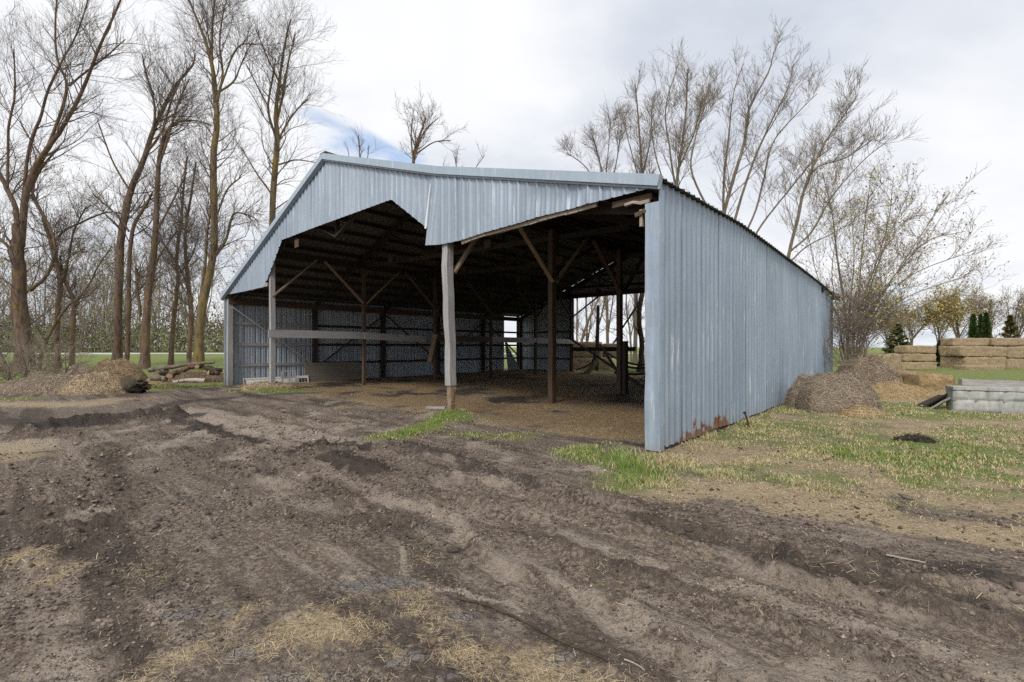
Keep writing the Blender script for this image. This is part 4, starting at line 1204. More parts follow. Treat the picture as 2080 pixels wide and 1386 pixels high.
# brush at its foot
st = [[(1735 + rng_b.uniform(-10, 10), 775, 3), (1735 + rng_b.uniform(-30, 40), 700, 2.5), (1730 + rng_b.uniform(-60, 90), 640 + rng_b.uniform(-40, 30), 1.2)] for k in range(7)]
tree('brush', 'tangle of bare grey brush round the foot of the bush-like tree', None, 19.0, st,
     dict(n1=14, l1=1.1, n2=6, l2=0.6, n3=3, l3=0.3, nt=5, up=0.1, tmin=0.1, rmin=0.004, ang=(0.6, 1.4)), 42, M_BARKW, M_TWIGW, djit=0.3, cat='bush')

# trees seen through the open back
GO = 'trees seen through the open back of the barn'
op = dict(n1=12, l1=2.6, n2=5, l2=1.2, n3=3, l3=0.6, nt=4, up=0.4, tmin=0.15, rmin=0.008)
tree('ash_tree', 'thick dark trunk seen through the open back beside the near wall', GO, 31, [
    [(1300, 760, 13), (1303, 700, 10), (1298, 640, 9), (1304, 590, 10), (1300, 500, 9), (1300, 420, 7)], [(1300, 610, 5), (1282, 640, 5), (1262, 670, 4), (1245, 700, 3)]],
    dict(op, n1=9), 51, M_BARKD)
for k, (lab, stems) in enumerate((
        ('leaning bark-brown tree behind the straw stack outside the open back', [[(1172, 735, 6), (1185, 680, 5), (1205, 630, 4), (1225, 590, 3), (1250, 540, 2)], [(1172, 735, 5), (1172, 650, 4), (1174, 560, 4)]]),
        ('pair of pale upright stems seen left of the lone pole outside', [[(1192, 735, 5), (1192, 660, 4), (1190, 600, 3.5), (1196, 520, 2)], [(1193, 700, 4), (1200, 650, 3), (1205, 580, 2)]]),
        ('slim curving tree seen right of the lone pole outside', [[(1212, 735, 5), (1212, 680, 4), (1222, 640, 3), (1232, 590, 2)], [(1230, 735, 4), (1236, 670, 4), (1246, 600, 3), (1250, 540, 2)]]),
        ('thin bare tree between the inner post and the thick dark trunk', [[(1283, 735, 4), (1280, 680, 4), (1272, 620, 3), (1276, 560, 2)], [(1280, 690, 3), (1290, 640, 2.5), (1292, 600, 2)]]))):
    tree('ash_tree', lab, GO, 37 + k, stems, dict(op, n1=10), 52 + k, M_BARKW, M_TWIGW)

# trees behind the gap in the far wall and behind the barn's left: low thicket trees
# ------------------------------------------------------------------ wood beyond the road (reads as one mass)
def woods():
    rng = np.random.default_rng(5)
    n = 360
    x = rng.uniform(-140, -10, n); y = rng.uniform(82, 122, n)
    Hh = rng.uniform(12, 27, n)
    K = 7
    P = np.zeros((n, K, 3)); P[:, 0] = np.stack([x, y, np.full(n, 0.5)], 1)
    d = np.stack([rng.normal(0, .12, n), rng.normal(0, .12, n), np.ones(n)], 1)
    for k in range(1, K):
        P[:, k] = P[:, k - 1] + d * (Hh / (K - 1))[:, None]
        d = d + rng.normal(size=(n, 3)) * np.array([.12, .12, 0])
    r = rng.uniform(0.06, 0.2, n)[:, None] * np.linspace(1, 0.15, K)[None]
    A, ra = grow(P, r, 10, 5.0, 4, rng, 0.12, (0.5, 1.1), 0.4, .15, .5, 0.03, .3, .3)
    B, rb = grow(A, ra, 6, 2.6, 2, rng, 0.1, (0.4, 1.0), 0.3, .15, .6, 0.022, .5, .2)
    # understorey
    m = 600
    ux = rng.uniform(-165, -6, m); uy = rng.uniform(80, 100, m)
    U = np.zeros((m, 5, 3)); U[:, 0] = np.stack([ux, uy, np.full(m, 0.4)], 1)
    d = np.stack([rng.normal(0, .35, m), rng.normal(0, .35, m), np.ones(m)], 1)
    for k in range(1, 5):
        U[:, k] = U[:, k - 1] + d * (rng.uniform(2, 6.5, m) / 4)[:, None]
        d = d + rng.normal(size=(m, 3)) * .2
    ru = np.full((m, 1), 0.05) * np.linspace(1, .3, 5)[None]
    Ub, rub = grow(U, ru, 10, 2.0, 2, rng, 0.05, (0.5, 1.2), 0.2, .2, .6, 0.022, .5, .2)
    parts = [tubes(P, r, 4), tubes(A, ra, 3), tubes(B, rb, 3), tubes(U, ru, 3), tubes(Ub, rub, 3)]
    cols = []
    for q, (V, Fq) in enumerate(parts):
        base = [(0.22, 0.185, 0.15), (0.25, 0.21, 0.17), (0.29, 0.24, 0.19), (0.21, 0.18, 0.145), (0.26, 0.23, 0.16)][q]
        c = np.array(base)[None] * rng.uniform(0.7, 1.25, len(V))[:, None]
        cols.append(c)
    V, Fq = join(parts)
    LV, LF, LC = leaves(B, 42000, 0.19, [(0.26, 0.25, 0.10), (0.30, 0.27, 0.13), (0.22, 0.22, 0.09), (0.33, 0.27, 0.17)], rng, 0.5)
    UV_, UF, UC = leaves(Ub, 22000, 0.22, [(0.19, 0.24, 0.09), (0.24, 0.26, 0.11), (0.27, 0.23, 0.14)], rng, 0.4)
    m2 = 900   # low brush behind, an unbroken tangle
    Q = np.zeros((m2, 3, 3)); qx = rng.uniform(-170, -6, m2); qy = rng.uniform(92, 112, m2)
    Q[:, 0] = np.stack([qx, qy, np.full(m2, .4)], 1); Q[:, 1] = Q[:, 0] + np.stack([rng.normal(0, .8, m2), rng.normal(0, .8, m2), rng.uniform(2, 4, m2)], 1)
    Q[:, 2] = Q[:, 1] + np.stack([rng.normal(0, .8, m2), rng.normal(0, .8, m2), rng.uniform(2, 4.5, m2)], 1)
    QV, QF, QC = leaves(Q, 24000, 0.38, [(0.27, 0.235, 0.165), (0.22, 0.225, 0.12), (0.30, 0.26, 0.19), (0.20, 0.17, 0.12)], rng, 0.9)
    Va = np.concatenate([V, LV, UV_, QV]); Fa = np.concatenate([Fq, LF + len(V), UF + len(V) + len(LV), QF + len(V) + len(LV) + len(UV_)])
    Ca = np.concatenate(cols + [LC, UC, QC])
    link('woodland', mesh_np('woodland', Va, Fa, M_WOODS, attrs={'tint': Ca}), kind='stuff',
         label='hazy brown-green wood beyond the pale road at the left', cat='wood')
woods()

# ------------------------------------------------------------------ far trees on the right
GR = 'budding trees along the far right field edge'
far = dict(n1=10, l1=4.6, n2=6, l2=2.1, n3=2, l3=1.1, nt=5, up=0.25, tmin=0.2, rmin=0.013, ang=(.5, 1.1))
for k, (x, top, lab, d_, lf) in enumerate((
        (1800, 640, 'budding tree closest to the barn corner in the far field edge row', 70, 700),
        (1850, 615, 'budding tree above the small three-bale stack', 72, 1200),
        (1905, 600, 'yellowest budding tree left of the pointed evergreens', 70, 2200),
        (1945, 595, 'budding grey-brown tree directly behind the pointed evergreens', 75, 1200),
        (2010, 598, 'bare spreading tree right of the pointed evergreens', 72, 500),
        (2065, 600, 'spreading tree at the right picture edge behind the big stack', 70, 300))):
    hh = 712 - top
    stems = [[(x, 716, 4.5), (x + 3, 716 - hh * .3, 3.5), (x - 3, 716 - hh * .6, 2.5), (x + 5, top + 10, 1.2)]]
    rg = np.random.default_rng(300 + k)
    for j in range(5):
        sx_ = rg.uniform(-48, 48)
        stems.append([(x + 1, 716 - hh * rg.uniform(.1, .3), 2.6), (x + sx_ * .45, 716 - hh * .48, 2.0), (x + sx_, top + rg.uniform(8, 40), 1.0)])
    tree('elm_tree', lab, GR, d_, stems, far, 60 + k, M_BARKW, M_TWIGW, leaf=dict(n=lf, size=0.16, cols=YELLOWS, spread=.3))

def conifer(name, label, px, base, top, wpx, d, cols, seed, group, n=2600, open_=0.0):
    rng = np.random.default_rng(seed)
    bx, by, bz = W(px, base, d)
    gz_ = hz(bx, by)
    tz = W(px, top, d)[2]
    H = tz - gz_; Rm = wpx / F * d / 2
    root = thing(name, (bx, by, gz_), 0, label, 'evergreen', group)
    V, Fq = tubes(np.array([[[0, 0, -0.2], [0.02, 0, H * .5], [0, 0.02, H * .97]]]), np.array([[0.10, 0.06, 0.015]]) * (H / 4), 7)
    link('trunk', mesh_np('conifer_trunk', V, Fq, M_BARKD), root)
    u = rng.uniform(0, 1, n) ** 0.85; a = rng.uniform(0, 2 * math.pi, n)
    shape = (1 - u) ** 0.75 * (1 if not open_ else 1) + 0.03
    shape = np.where(u < 0.12, shape * (0.75 + 2 * u), shape)
    rad = Rm * shape * np.sqrt(rng.uniform(0.25, 1.0, n)) * (1 + 0.18 * np.sin(a * 5 + u * 30))
    if open_: rad *= np.where(np.sin(u * 40) > -0.2, 1, 0.55)
    c = np.stack([rad * np.cos(a), rad * np.sin(a), u * H + 0.05], 1)
    out = np.stack([np.cos(a), np.sin(a), np.full(n, 0.9 if not open_ else 0.1)], 1) + rng.normal(size=(n, 3)) * .35
    out /= np.linalg.norm(out, axis=1, keepdims=True)
    s = rng.uniform(0.10, 0.24, n)[:, None] * (H / 4) ** 0.5
    b = np.cross(out, rng.normal(size=(n, 3))); b /= np.linalg.norm(b, axis=1, keepdims=True)
    V = np.stack([c - out * s, c + b * s * .38, c + out * s, c - b * s * .38], 1).reshape(-1, 3)
    cc = np.repeat(np.asarray(cols)[rng.integers(0, len(cols), n)] * rng.uniform(.6, 1.3, n)[:, None], 4, 0)
    link('crown', mesh_np('conifer_crown', V, np.arange(n * 4).reshape(-1, 4), M_LEAF, attrs={'tint': cc}), root)
CG = [(0.055, 0.085, 0.025), (0.07, 0.11, 0.03), (0.04, 0.06, 0.02)]
CO = [(0.12, 0.10, 0.035), (0.09, 0.085, 0.03), (0.16, 0.11, 0.04)]
conifer('arborvitae_tree', 'left of the pointed dark green evergreens behind the big straw stack', 1977, 712, 640, 22, 62, CG, 1, 'pointed evergreens behind the bales')
conifer('arborvitae_tree', 'middle of the pointed dark green evergreens behind the big straw stack', 1992, 712, 641, 16, 64, CG, 2, 'pointed evergreens behind the bales')
conifer('arborvitae_tree', 'right and tallest of the pointed dark green evergreens behind the big straw stack', 2003, 712, 637, 22, 61, CG, 3, 'pointed evergreens behind the bales')
conifer('cedar_tree', 'rust-tinged open evergreen near the right picture edge behind the big stack', 2052, 714, 642, 46, 60, CO, 4, None, 1800, 1.0)
conifer('cedar_tree', 'dark green cedar left of the three-bale stack', 1822, 745, 660, 62, 40, CG + CO[:1], 5, None, 2200, 1.0)
conifer('cedar_tree', 'squat dark cedar in the gap between the two straw stacks', 1915, 750, 690, 48, 38, [(0.03, 0.04, 0.02), (0.05, 0.06, 0.025)], 6, None, 2200)

# ------------------------------------------------------------------ hay: mounds and bales
def strands(P, Nrm, n_len, wid, cols, rng, lift=0.01, out=0.35):
    """thin straw blades lying on points P with normals Nrm"""
    n = len(P)
    t = rng.normal(size=(n, 3)); t -= (t * Nrm).sum(1, keepdims=True) * Nrm
    t /= np.linalg.norm(t, axis=1, keepdims=True) + 1e-9
    t = t + Nrm * rng.uniform(-0.1, out, n)[:, None]
    t /= np.linalg.norm(t, axis=1, keepdims=True)
    b = np.cross(t, Nrm); b /= np.linalg.norm(b, axis=1, keepdims=True) + 1e-9
    Ln = (n_len * rng.uniform(0.4, 1.3, n))[:, None]
    w = (wid * rng.uniform(0.6, 1.3, n))[:, None]
    c = P + Nrm * (lift * rng.uniform(0.1, 1.0, n))[:, None]
    bend = Nrm * (-Ln * rng.uniform(-.05, 0.15, n)[:, None])
    V = np.stack([c - t * Ln / 2 - b * w, c - t * Ln / 2 + b * w, c + b * w + bend * 0, c - b * w + bend * 0, c + t * Ln / 2 + bend + b * w * .6, c + t * Ln / 2 + bend - b * w * .6], 1).reshape(-1, 3)
    i = np.arange(n)[:, None] * 6
    Fq = np.concatenate([i + np.array([[0, 1, 2, 3]]), i + np.array([[3, 2, 4, 5]])])
    cc = np.repeat(np.asarray(cols, float)[rng.integers(0, len(cols), n)] * rng.uniform(0.6, 1.25, n)[:, None], 6, 0)
    return V, Fq, cc
STRAWC = [(0.56, 0.43, 0.27), (0.44, 0.33, 0.20), (0.64, 0.51, 0.33), (0.28, 0.21, 0.13)]
STRAWGOLD = [(0.56, 0.42, 0.23), (0.46, 0.33, 0.17), (0.38, 0.26, 0.13), (0.60, 0.48, 0.29)]
STRAWOLD = [(0.40, 0.32, 0.24), (0.31, 0.245, 0.18), (0.22, 0.17, 0.13), (0.47, 0.39, 0.29)]
STRAWROT = [(0.34, 0.24, 0.15), (0.14, 0.10, 0.07), (0.28, 0.21, 0.14), (0.09, 0.07, 0.05)]

def surf_points(V, Ft, n, rng):
    a, b, c = V[Ft[:, 0]], V[Ft[:, 1]], V[Ft[:, 2]]
    nr = np.cross(b - a, c - a); ar = np.linalg.norm(nr, axis=1)
    i = rng.choice(len(Ft), n, p=ar / ar.sum())
    u, v = rng.uniform(size=(2, n)); m = u + v > 1
    u[m], v[m] = 1 - u[m], 1 - v[m]
    P = a[i] + (b[i] - a[i]) * u[:, None] + (c[i] - a[i]) * v[:, None]
    return P, nr[i] / (ar[i][:, None] + 1e-9)

def hay_mound(name, label, cat, cx, cy, rx, ry, h, rot, mat, cols, seed, nst=2500, flat=2.2, lump=0.22, slen=0.22, group=None):
    rng = np.random.default_rng(seed)
    gz_ = hz(cx, cy)
    root = thing(name, (cx, cy, gz_), rot, label, cat, group)
    nu, nv = 44, 18
    th = np.linspace(0, 2 * math.pi, nu, endpoint=False)
    V = []
    for k in range(nv):
        ph = k / (nv - 1)
        rr = math.sin(ph * math.pi / 2) ** (1.0)
        zt = (1 - ph ** flat) if True else 0
        for t in th:
            x, y = math.cos(t), math.sin(t)
            V.append((x * ph, y * ph, zt))
    V = np.array(V)
    ln = 1 + lump * fbm(V[:, 0] * 1.3 + seed, V[:, 1] * 1.3, 1.6, 3, seed)
    edge_ = 1 + 0.28 * fbm(np.cos(np.arctan2(V[:, 1], V[:, 0])) * 1.5 + seed * 3.1, np.sin(np.arctan2(V[:, 1], V[:, 0])) * 1.5, 1.0, 3, seed + 9)
    X = V[:, 0] * rx * edge_; Y = V[:, 1] * ry * edge_
    Z = V[:, 2] * h * ln * (1 + lump * fbm(X, Y, 1.1, 3, seed + 3)) + 0.10 * h * fbm(X, Y, 4.5, 4, seed + 4)
    X = X + 0.05 * fbm(X, Z, 5, 2, seed + 5); Y = Y + 0.05 * fbm(Y, Z, 5, 2, seed + 6)
    Z = np.where(V[:, 0] ** 2 + V[:, 1] ** 2 > 0.98, -0.12, Z)
    V = np.stack([X, Y, Z], 1)
    i = np.arange(nv - 1)[:, None]; j = np.arange(nu)[None]; k = (j + 1) % nu
    Fq = np.stack([i * nu + j, i * nu + k, (i + 1) * nu + k, (i + 1) * nu + j], -1).reshape(-1, 4)
    Fq = Fq[:, ::-1]
    link('hay_body', mesh_np(name, V, Fq, mat, smooth=True), root)
    tri = np.concatenate([Fq[:, [0, 1, 2]], Fq[:, [0, 2, 3]]])
    P, Nr = surf_points(V, tri, int(nst * 1.5), rng)
    Nr = np.where(Nr[:, 2:3] < 0, -Nr, Nr)
    SV, SF, SCc = strands(P, Nr, slen * .85, 0.0035, cols, rng, 0.04, 0.45)
    link('loose_straw', mesh_np('loose_straw', SV, SF, M_STRAW, attrs={'tint': SCc}), root, kind='stuff')
    return root

M_TWINE = m_plain('baler_twine', (0.30, 0.22, 0.14))
def bale_mesh(sx_, sy_, sz_, seed, mat, bulge=0.05, n=14):
    rng = np.random.default_rng(seed)
    # rounded box from a cube grid
    V = []; Fq = []
    def grid(f):
        b = len(V)
        for i in range(n + 1):
            for j in range(n + 1):
                V.append(f(i / n * 2 - 1, j / n * 2 - 1))
        for i in range(n):
            for j in range(n):
                a = b + i * (n + 1) + j
                Fq.append((a, a + n + 1, a + n + 2, a + 1))
    for sg in (-1, 1):
        grid(lambda u, v: (u * sg, v, sg)); grid(lambda u, v: (sg, u * sg, v)); grid(lambda u, v: (v, sg, u * sg))
    V = np.array(V, float)
    # soften corners
    p = 11.0
    nrm = (np.abs(V) ** p).sum(1) ** (1 / p)
    V = V / nrm[:, None]
    S = V * np.array([sx_, sy_, sz_]) / 2
    nb = fbm(S[:, 0] + seed, S[:, 1] + S[:, 2] * 1.7, 2.2, 3, seed)
    nf = fbm(S[:, 0] * 1.3 + S[:, 2], S[:, 1] - S[:, 2] * 0.7, 9, 3, seed + 1)
    flk = 0.012 * np.abs(np.sin(S[:, 0] * 2 * math.pi / 0.22))
    S = S + V * (bulge * nb + 0.02 * nf - flk)[:, None]
    S[:, 2] += sz_ / 2
    return S, np.array(Fq)
BALE_GROUP = {}
def bale(label, group, x, y, z, rz, dims, mat, cols, seed, nst=500, slen=0.16, twine=True, bulge=0.05):
    rng = np.random.default_rng(seed)
    root = thing('straw_bale', (x, y, z), rz, label, 'bale', group)
    dims = (dims[0] * 0.97, dims[1], dims[2] * 0.98)
    V, Fq = bale_mesh(*dims, seed, mat, bulge)
    link('straw_block', mesh_np('straw_bale', V, Fq, mat, smooth=True), root)
    for q in (-0.33, -0.11, 0.11, 0.33):       # twine round the bale
        a_, h_ = dims[0] / 2 + .012, dims[2]
        yy = q * dims[1]
        loop = np.array([[[-a_, yy, .03], [a_, yy, .03], [a_, yy, h_ - .03], [-a_, yy, h_ - .03], [-a_, yy, .03]]])
        TV, TF = tubes(loop, np.full((1, 5), .006), 4)
        link('twine', mesh_np('twine', TV, TF, M_TWINE), root)
    tri = np.concatenate([Fq[:, [0, 1, 2]], Fq[:, [0, 2, 3]]])
    P, Nr = surf_points(V, tri, nst, rng)
    cen = P - np.array([0, 0, dims[2] / 2])
    Nr = np.where((Nr * cen).sum(1, keepdims=True) < 0, -Nr, Nr)
    SV, SF, SCc = strands(P, Nr, slen, 0.0045, cols, rng, 0.02, 0.4)
    link('loose_straw', mesh_np('loose_straw', SV, SF, M_STRAW, attrs={'tint': SCc}), root, kind='stuff')
    return root

# weathered round bale slumped against the long wall, straw spill behind
def hp(px, py, dz=0):
    x, y = G(px, py); return x, y
x, y = hp(1690, 838)
hay_mound('hay_mound', 'slumped grey-brown hay mound leaning against the long metal wall', 'hay', x + .30, y + 0.50, 1.12, 0.85, 0.98, 0.1, M_HAYOLD, STRAWOLD, 3, 7500, flat=3.4, lump=0.2, slen=0.30)
x, y = hp(1765, 845)
hay_mound('straw_spill', 'low golden straw spill at the right foot of the slumped hay mound', 'straw', x - 0.1, y + 0.1, 0.62, 0.42, 0.22, 0.3, M_HAYGOLD, STRAWGOLD, 4, 1300, flat=1.6)
x, y = hp(1790, 800)
hay_mound('hay_mound', 'brown hay heap behind the slumped mound under the brush', 'hay', x - .2, y + .4, 1.25, 1.0, 1.25, 0.1, M_HAYROT, STRAWOLD, 5, 3500, flat=2.6)
x, y = hp(1850, 808)
hay_mound('straw_spill', 'golden loose straw sloping down toward the two low pale bales', 'straw', x - .35, y + .3, 1.3, 0.8, 0.55, 0.0, M_HAYGOLD, STRAWGOLD, 6, 3000, flat=1.5)
# two low bales
x, y = hp(1905, 795)
bale('golden low bale on the ground behind the concrete blocks, right of its pair', 'low bales behind the concrete blocks', x, y + 0.4, hz(x, y + .4) - 0.06, 0.05, (1.42, 0.85, 0.68), M_HAYGOLD, STRAWGOLD, 21, 900, bulge=.07)
x, y = hp(1848, 789)
bale('greyish low bale on the ground behind the concrete blocks, left of its pair', 'low bales behind the concrete blocks', x, y + 0.45, hz(x, y + .45) - 0.05, 0.0, (0.80, 0.85, 0.72), M_HAY, STRAWC, 22, 700, bulge=.08)
# three-bale stack
ST = 'bales of the small three-high stack'
d0 = 33.5
for k, (lab, px0, px1, z0, hh) in enumerate((('bottom bale of the small three-high stack', 1834, 1908, 0.0, 0.62), ('middle bale of the small three-high stack', 1837, 1905, 0.62, 0.58), ('top bale of the small three-high stack', 1840, 1906, 1.20, 0.56))):
    x0, x1 = (px0 - CX) / F * d0, (px1 - CX) / F * d0
    bale(lab, ST, (x0 + x1) / 2, d0 + 0.6, z0 + 0.0, 0.04 * (k - 1), (x1 - x0, 1.2, hh), M_HAY, STRAWC, 30 + k, 500)
bale('half-hidden bale between the brush and the small three-high stack', None, (1795 - CX) / F * 30, 30, 0.0, 0.1, (1.6, 1.1, 1.25), M_BALEOLD, STRAWOLD, 39, 400)
# big stack
BG = 'bales of the big stack at the right edge'
d1 = 34.0
for k, (lab, px0, px1, yb, yt, dd, mt, cs) in enumerate((
        ('small flattened grey bale lying in front of the big stack', 1963, 2046, 758, 743, d1 - 1.4, M_BALEOLD, STRAWOLD),
        ('lower bale of the front pair in the big stack', 1962, 2048, 752, 725, d1, M_HAY, STRAWC),
        ('upper bale of the front pair in the big stack', 1954, 2050, 725, 704, d1, M_BALEOLD, STRAWC),
        ('lower end bale at the left of the big stack', 1936, 1972, 752, 724, d1 + 1.0, M_HAY, STRAWC),
        ('middle end bale at the left of the big stack', 1934, 1976, 724, 703, d1 + 1.0, M_HAY, STRAWC),
        ('long top bale on the left of the big stack', 1936, 2013, 703, 687, d1 + 1.1, M_BALEOLD, STRAWOLD),
        ('long top bale on the right of the big stack, cut by the picture edge', 2015, 2100, 703, 687, d1 + 1.1, M_BALEOLD, STRAWOLD),
        ('shaded lower bale right of the front pair in the big stack', 2047, 2110, 753, 728, d1 + 0.9, M_BALEOLD, STRAWOLD),
        ('shaded upper bale right of the front pair in the big stack', 2049, 2112, 728, 704, d1 + 0.9, M_BALEOLD, STRAWOLD))):
    x0, x1 = (px0 - CX) / F * dd, (px1 - CX) / F * dd
    z0 = max(EYE + (HY - yb) / F * dd, -0.03); z1 = EYE + (HY - yt) / F * dd
    bale(lab, BG, (x0 + x1) / 2, dd + 0.6, z0, random.uniform(-.03, .03), (x1 - x0, 1.2, z1 - z0 + .02), mt, cs, 40 + k, 500)
# straw stack seen through the open back
for k, (lab, px0, px1, yb, yt, dd) in enumerate((
        ('lower straw bale seen through the open back of the barn', 1160, 1246, 757, 727, 33.5), ('upper straw bale seen through the open back of the barn', 1158, 1226, 727, 694, 33.6),
        ('straw bale end right of the stack seen through the open back', 1227, 1262, 727, 698, 34.0))):
    x0, x1 = (px0 - CX) / F * dd, (px1 - CX) / F * dd
    z0 = max(EYE + (HY - yb) / F * dd, 0); z1 = EYE + (HY - yt) / F * dd
    bale(lab, 'bales outside the open back', (x0 + x1) / 2, dd + .6, z0, .02, (x1 - x0, 1.2, z1 - z0 + .02), M_HAY, STRAWGOLD, 60 + k, 500)

# heaps at the left
for k, (lab, px, py, dy, rx, ry, h, mt, cs, n) in enumerate((
        ('brown rotting hay heap at the left edge in front of the massive tree', 60, 802, 0.6, 1.9, 0.8, 0.48, M_HAYROT, STRAWOLD, 3800),
        ('middle rotting hay heap with green moss beside the dark rotten log', 165, 803, 0.5, 1.25, 0.7, 0.50, M_HAYROT, STRAWC, 3200),
        ('tan upper hay heap behind the front heaps, left one', 135, 775, 0.6, 0.9, 0.7, 0.70, M_HAYOLD, STRAWOLD, 2400),
        ('golden-brown upper hay heap behind the rotten log', 222, 775, 0.6, 1.3, 0.8, 0.80, M_HAYGOLD, STRAWROT, 3800),
        ('small straw tuft at the right end of the rotten log', 312, 786, 0.3, 0.52, 0.35, 0.42, M_HAYGOLD, STRAWC, 900),
        ('low leaf-litter bank under the log pile by the barn corner', 385, 780, 1.2, 1.9, 0.6, 0.42, M_HAYROT, STRAWROT, 2200),
        ('dry straw clump at the foot of the left front post', 545, 797, 0.2, 0.95, 0.5, 0.20, M_HAY, STRAWC, 2200))):
    x, y = G(px, py)
    hay_mound('hay_mound', lab, 'hay', x, y + dy, rx, ry, h, 0.1 * k, mt, cs, 80 + k, n, flat=3.0 if h > .3 else 1.5, lump=.5)

# ------------------------------------------------------------------ logs and sticks
def m_endgrain():
    m, nt, b = nodes('cut_end'); n = NT(nt)
    g = n.noise(n.pos(), 12, 4, .6)
    n.set(b.inputs['Base Color'], n.mix(g, (0.42, 0.30, 0.18), (0.28, 0.19, 0.11))); n.set(b.inputs['Roughness'], .9)
    return m
M_END = m_endgrain()
def log(name, label, pts, r0, r1, mat, group=None, seed=0, cat='log', ends=True, sides=10):
    rng = np.random.default_rng(seed)
    P, Rr = resample(np.array(pts), np.linspace(r0, r1, len(pts)), max(6, 4 * len(pts)))
    off = P[0].copy()
    root = thing(name, tuple(off), 0, label, cat, group)
    P = P - off
    P[1:-1] += rng.normal(size=P[1:-1].shape) * r0 * 0.12
    V, Fq = tubes(P[None], Rr[None], sides)
    V += (rng.normal(size=V.shape)) * r0 * 0.06
    link('bark', mesh_np(name, V, Fq, mat, smooth=True), root)
    if ends:
        for e, s_ in ((0, 0), (1, len(V) - sides)):
            ring = V[s_:s_ + sides]
            c = ring.mean(0)
            dv = (P[0] - P[1]) if e == 0 else (P[-1] - P[-2])
            dv = dv / np.linalg.norm(dv)
            ring2 = c + (ring - c) * 0.93 + dv * 0.01
            Vc = np.concatenate([ring2, [c + dv * 0.012]])
            link('cut_end', mesh_np('cut_end', Vc, np.array([[i, (i + 1) % sides, sides] for i in range(sides)]), M_END), root)
    return root
LG = 'logs in the pile by the barn corner'
def lp(px, py, d): return W(px, py, d)
log('log', 'long thin grey pole lying across the top of the log pile', [lp(302, 752, 19.0), lp(340, 747, 19.2), lp(390, 740, 19.3), lp(435, 736, 19.5)], 0.10, 0.05, M_BARKW, LG, 1)
log('log', 'mossy log under the long grey pole, leaning right in the pile', [lp(345, 762, 18.8), lp(372, 752, 19.1), lp(395, 744, 19.3)], 0.13, 0.09, M_BARK, LG, 2)
log('log', 'short stout log with a pale round cut end facing the yard', [lp(344, 764, 18.3), lp(350, 761, 19.4)], 0.11, 0.11, M_BARK, LG, 3)
log('log', 'short log at the left end of the pile', [lp(318, 760, 18.8), lp(338, 757, 19.3)], 0.12, 0.12, M_BARKW, LG, 4)
log('log', 'log lying flat in the middle of the pile', [lp(310, 767, 18.7), lp(338, 770, 18.7)], 0.13, 0.10, M_BARKW, LG, 5)
log('log', 'dark log at the right end of the pile near the metal wall', [lp(420, 747, 19.4), lp(436, 752, 19.2), lp(452, 752, 19.4)], 0.11, 0.08, M_BARKD, LG, 6)
log('log', 'brown log below the dark one at the right end of the pile', [lp(424, 757, 19.0), lp(445, 758, 19.3)], 0.10, 0.10, M_BARK, LG, 7)
log('log', 'small round log on top in the middle of the pile', [lp(400, 745, 19.0), lp(410, 744, 19.6)], 0.09, 0.09, M_BARK, LG, 8)
log('log', 'pale stripped pole lying in the grass in front of the log pile', [lp(352, 776, 18.3), lp(380, 773, 18.3), lp(418, 773, 18.2)], 0.055, 0.085, M_WPALE, None, 9)
# hollow rotten log
def rotten_log():
    rng = np.random.default_rng(9)
    P, Rr = resample(np.array([lp(198, 780, 17.5), lp(232, 783, 17.2), lp(258, 781, 16.95), lp(276, 783, 16.8), lp(288, 786, 16.7)]), [.16, .25, .24, .27, .15], 22)
    off = P[0].copy()
    root = thing('rotten_log', tuple(off), 0, 'big dark rotten log with a ragged end among the hay heaps', 'log')
    V, Fq = tubes((P - off)[None], Rr[None], 20)
    cen = np.repeat(P - off, 20, 0)
    ang_ = np.tile(np.arange(20), 22); al = np.repeat(np.arange(22), 20)
    f = 1 + 0.55 * fbm(ang_ * 0.35, al * 0.25, 1.3, 4, 4, .6) + 0.25 * rng.normal(size=len(V)) * (al > 17)
    V = cen + (V - cen) * f[:, None]
    V[:, 0] += np.where(al > 18, rng.uniform(-.12, .14, len(V)), 0)
    link('bark', mesh_np('rotten_log', V, Fq, M_BARKD), root)
    ring = V[-20:]; c = ring.mean(0) - np.array([.12, 0, 0])
    link('hollow_end', mesh_np('hollow_end', np.concatenate([ring * 1.0, [c]]), np.array([[q, (q + 1) % 20, 20] for q in range(20)]), M_BARKD), root)
    for k in range(9):
        q = V[-20 + int(rng.integers(0, 20))]
        T = np.array([q - np.array([.15, 0, 0]), q + rng.normal(size=3) * .03, q + np.array([rng.uniform(.05, .2), 0, 0]) + rng.normal(size=3) * .05])
        SV, SF = tubes(T[None], np.array([[.045, .03, .008]]), 5)
        link('splinter', mesh_np('splinter', SV, SF, M_BARKD), root)
rotten_log()
for k, (lab, pts, r) in enumerate((
        ('pale bent stick standing in the middle rotting hay heap', [lp(186, 758, 16.2), lp(197, 775, 16.0), lp(200, 792, 15.8)], .02),
        ('thin forked branch lying on the left hay heap', [lp(60, 752, 16.6), lp(90, 758, 16.4), (lp(120, 752, 16.6))], .02),
        ('dead branch arching down left of the massive tree', [lp(-20, 755, 19), lp(30, 752, 19), lp(75, 764, 18.8)], .035),
        ('twiggy branch in front of the log pile', [lp(362, 775, 17.8), lp(366, 762, 18.2), lp(376, 748, 18.5)], .018))):
    log('stick', lab, pts, r, r * .5, M_BARKW, 'sticks in the brush at the left', 100 + k, 'stick', ends=False, sides=6)
def gp(px, py, up=0.012):
    x, y = G(px, py); return (x, y, hz(x, y) + up)
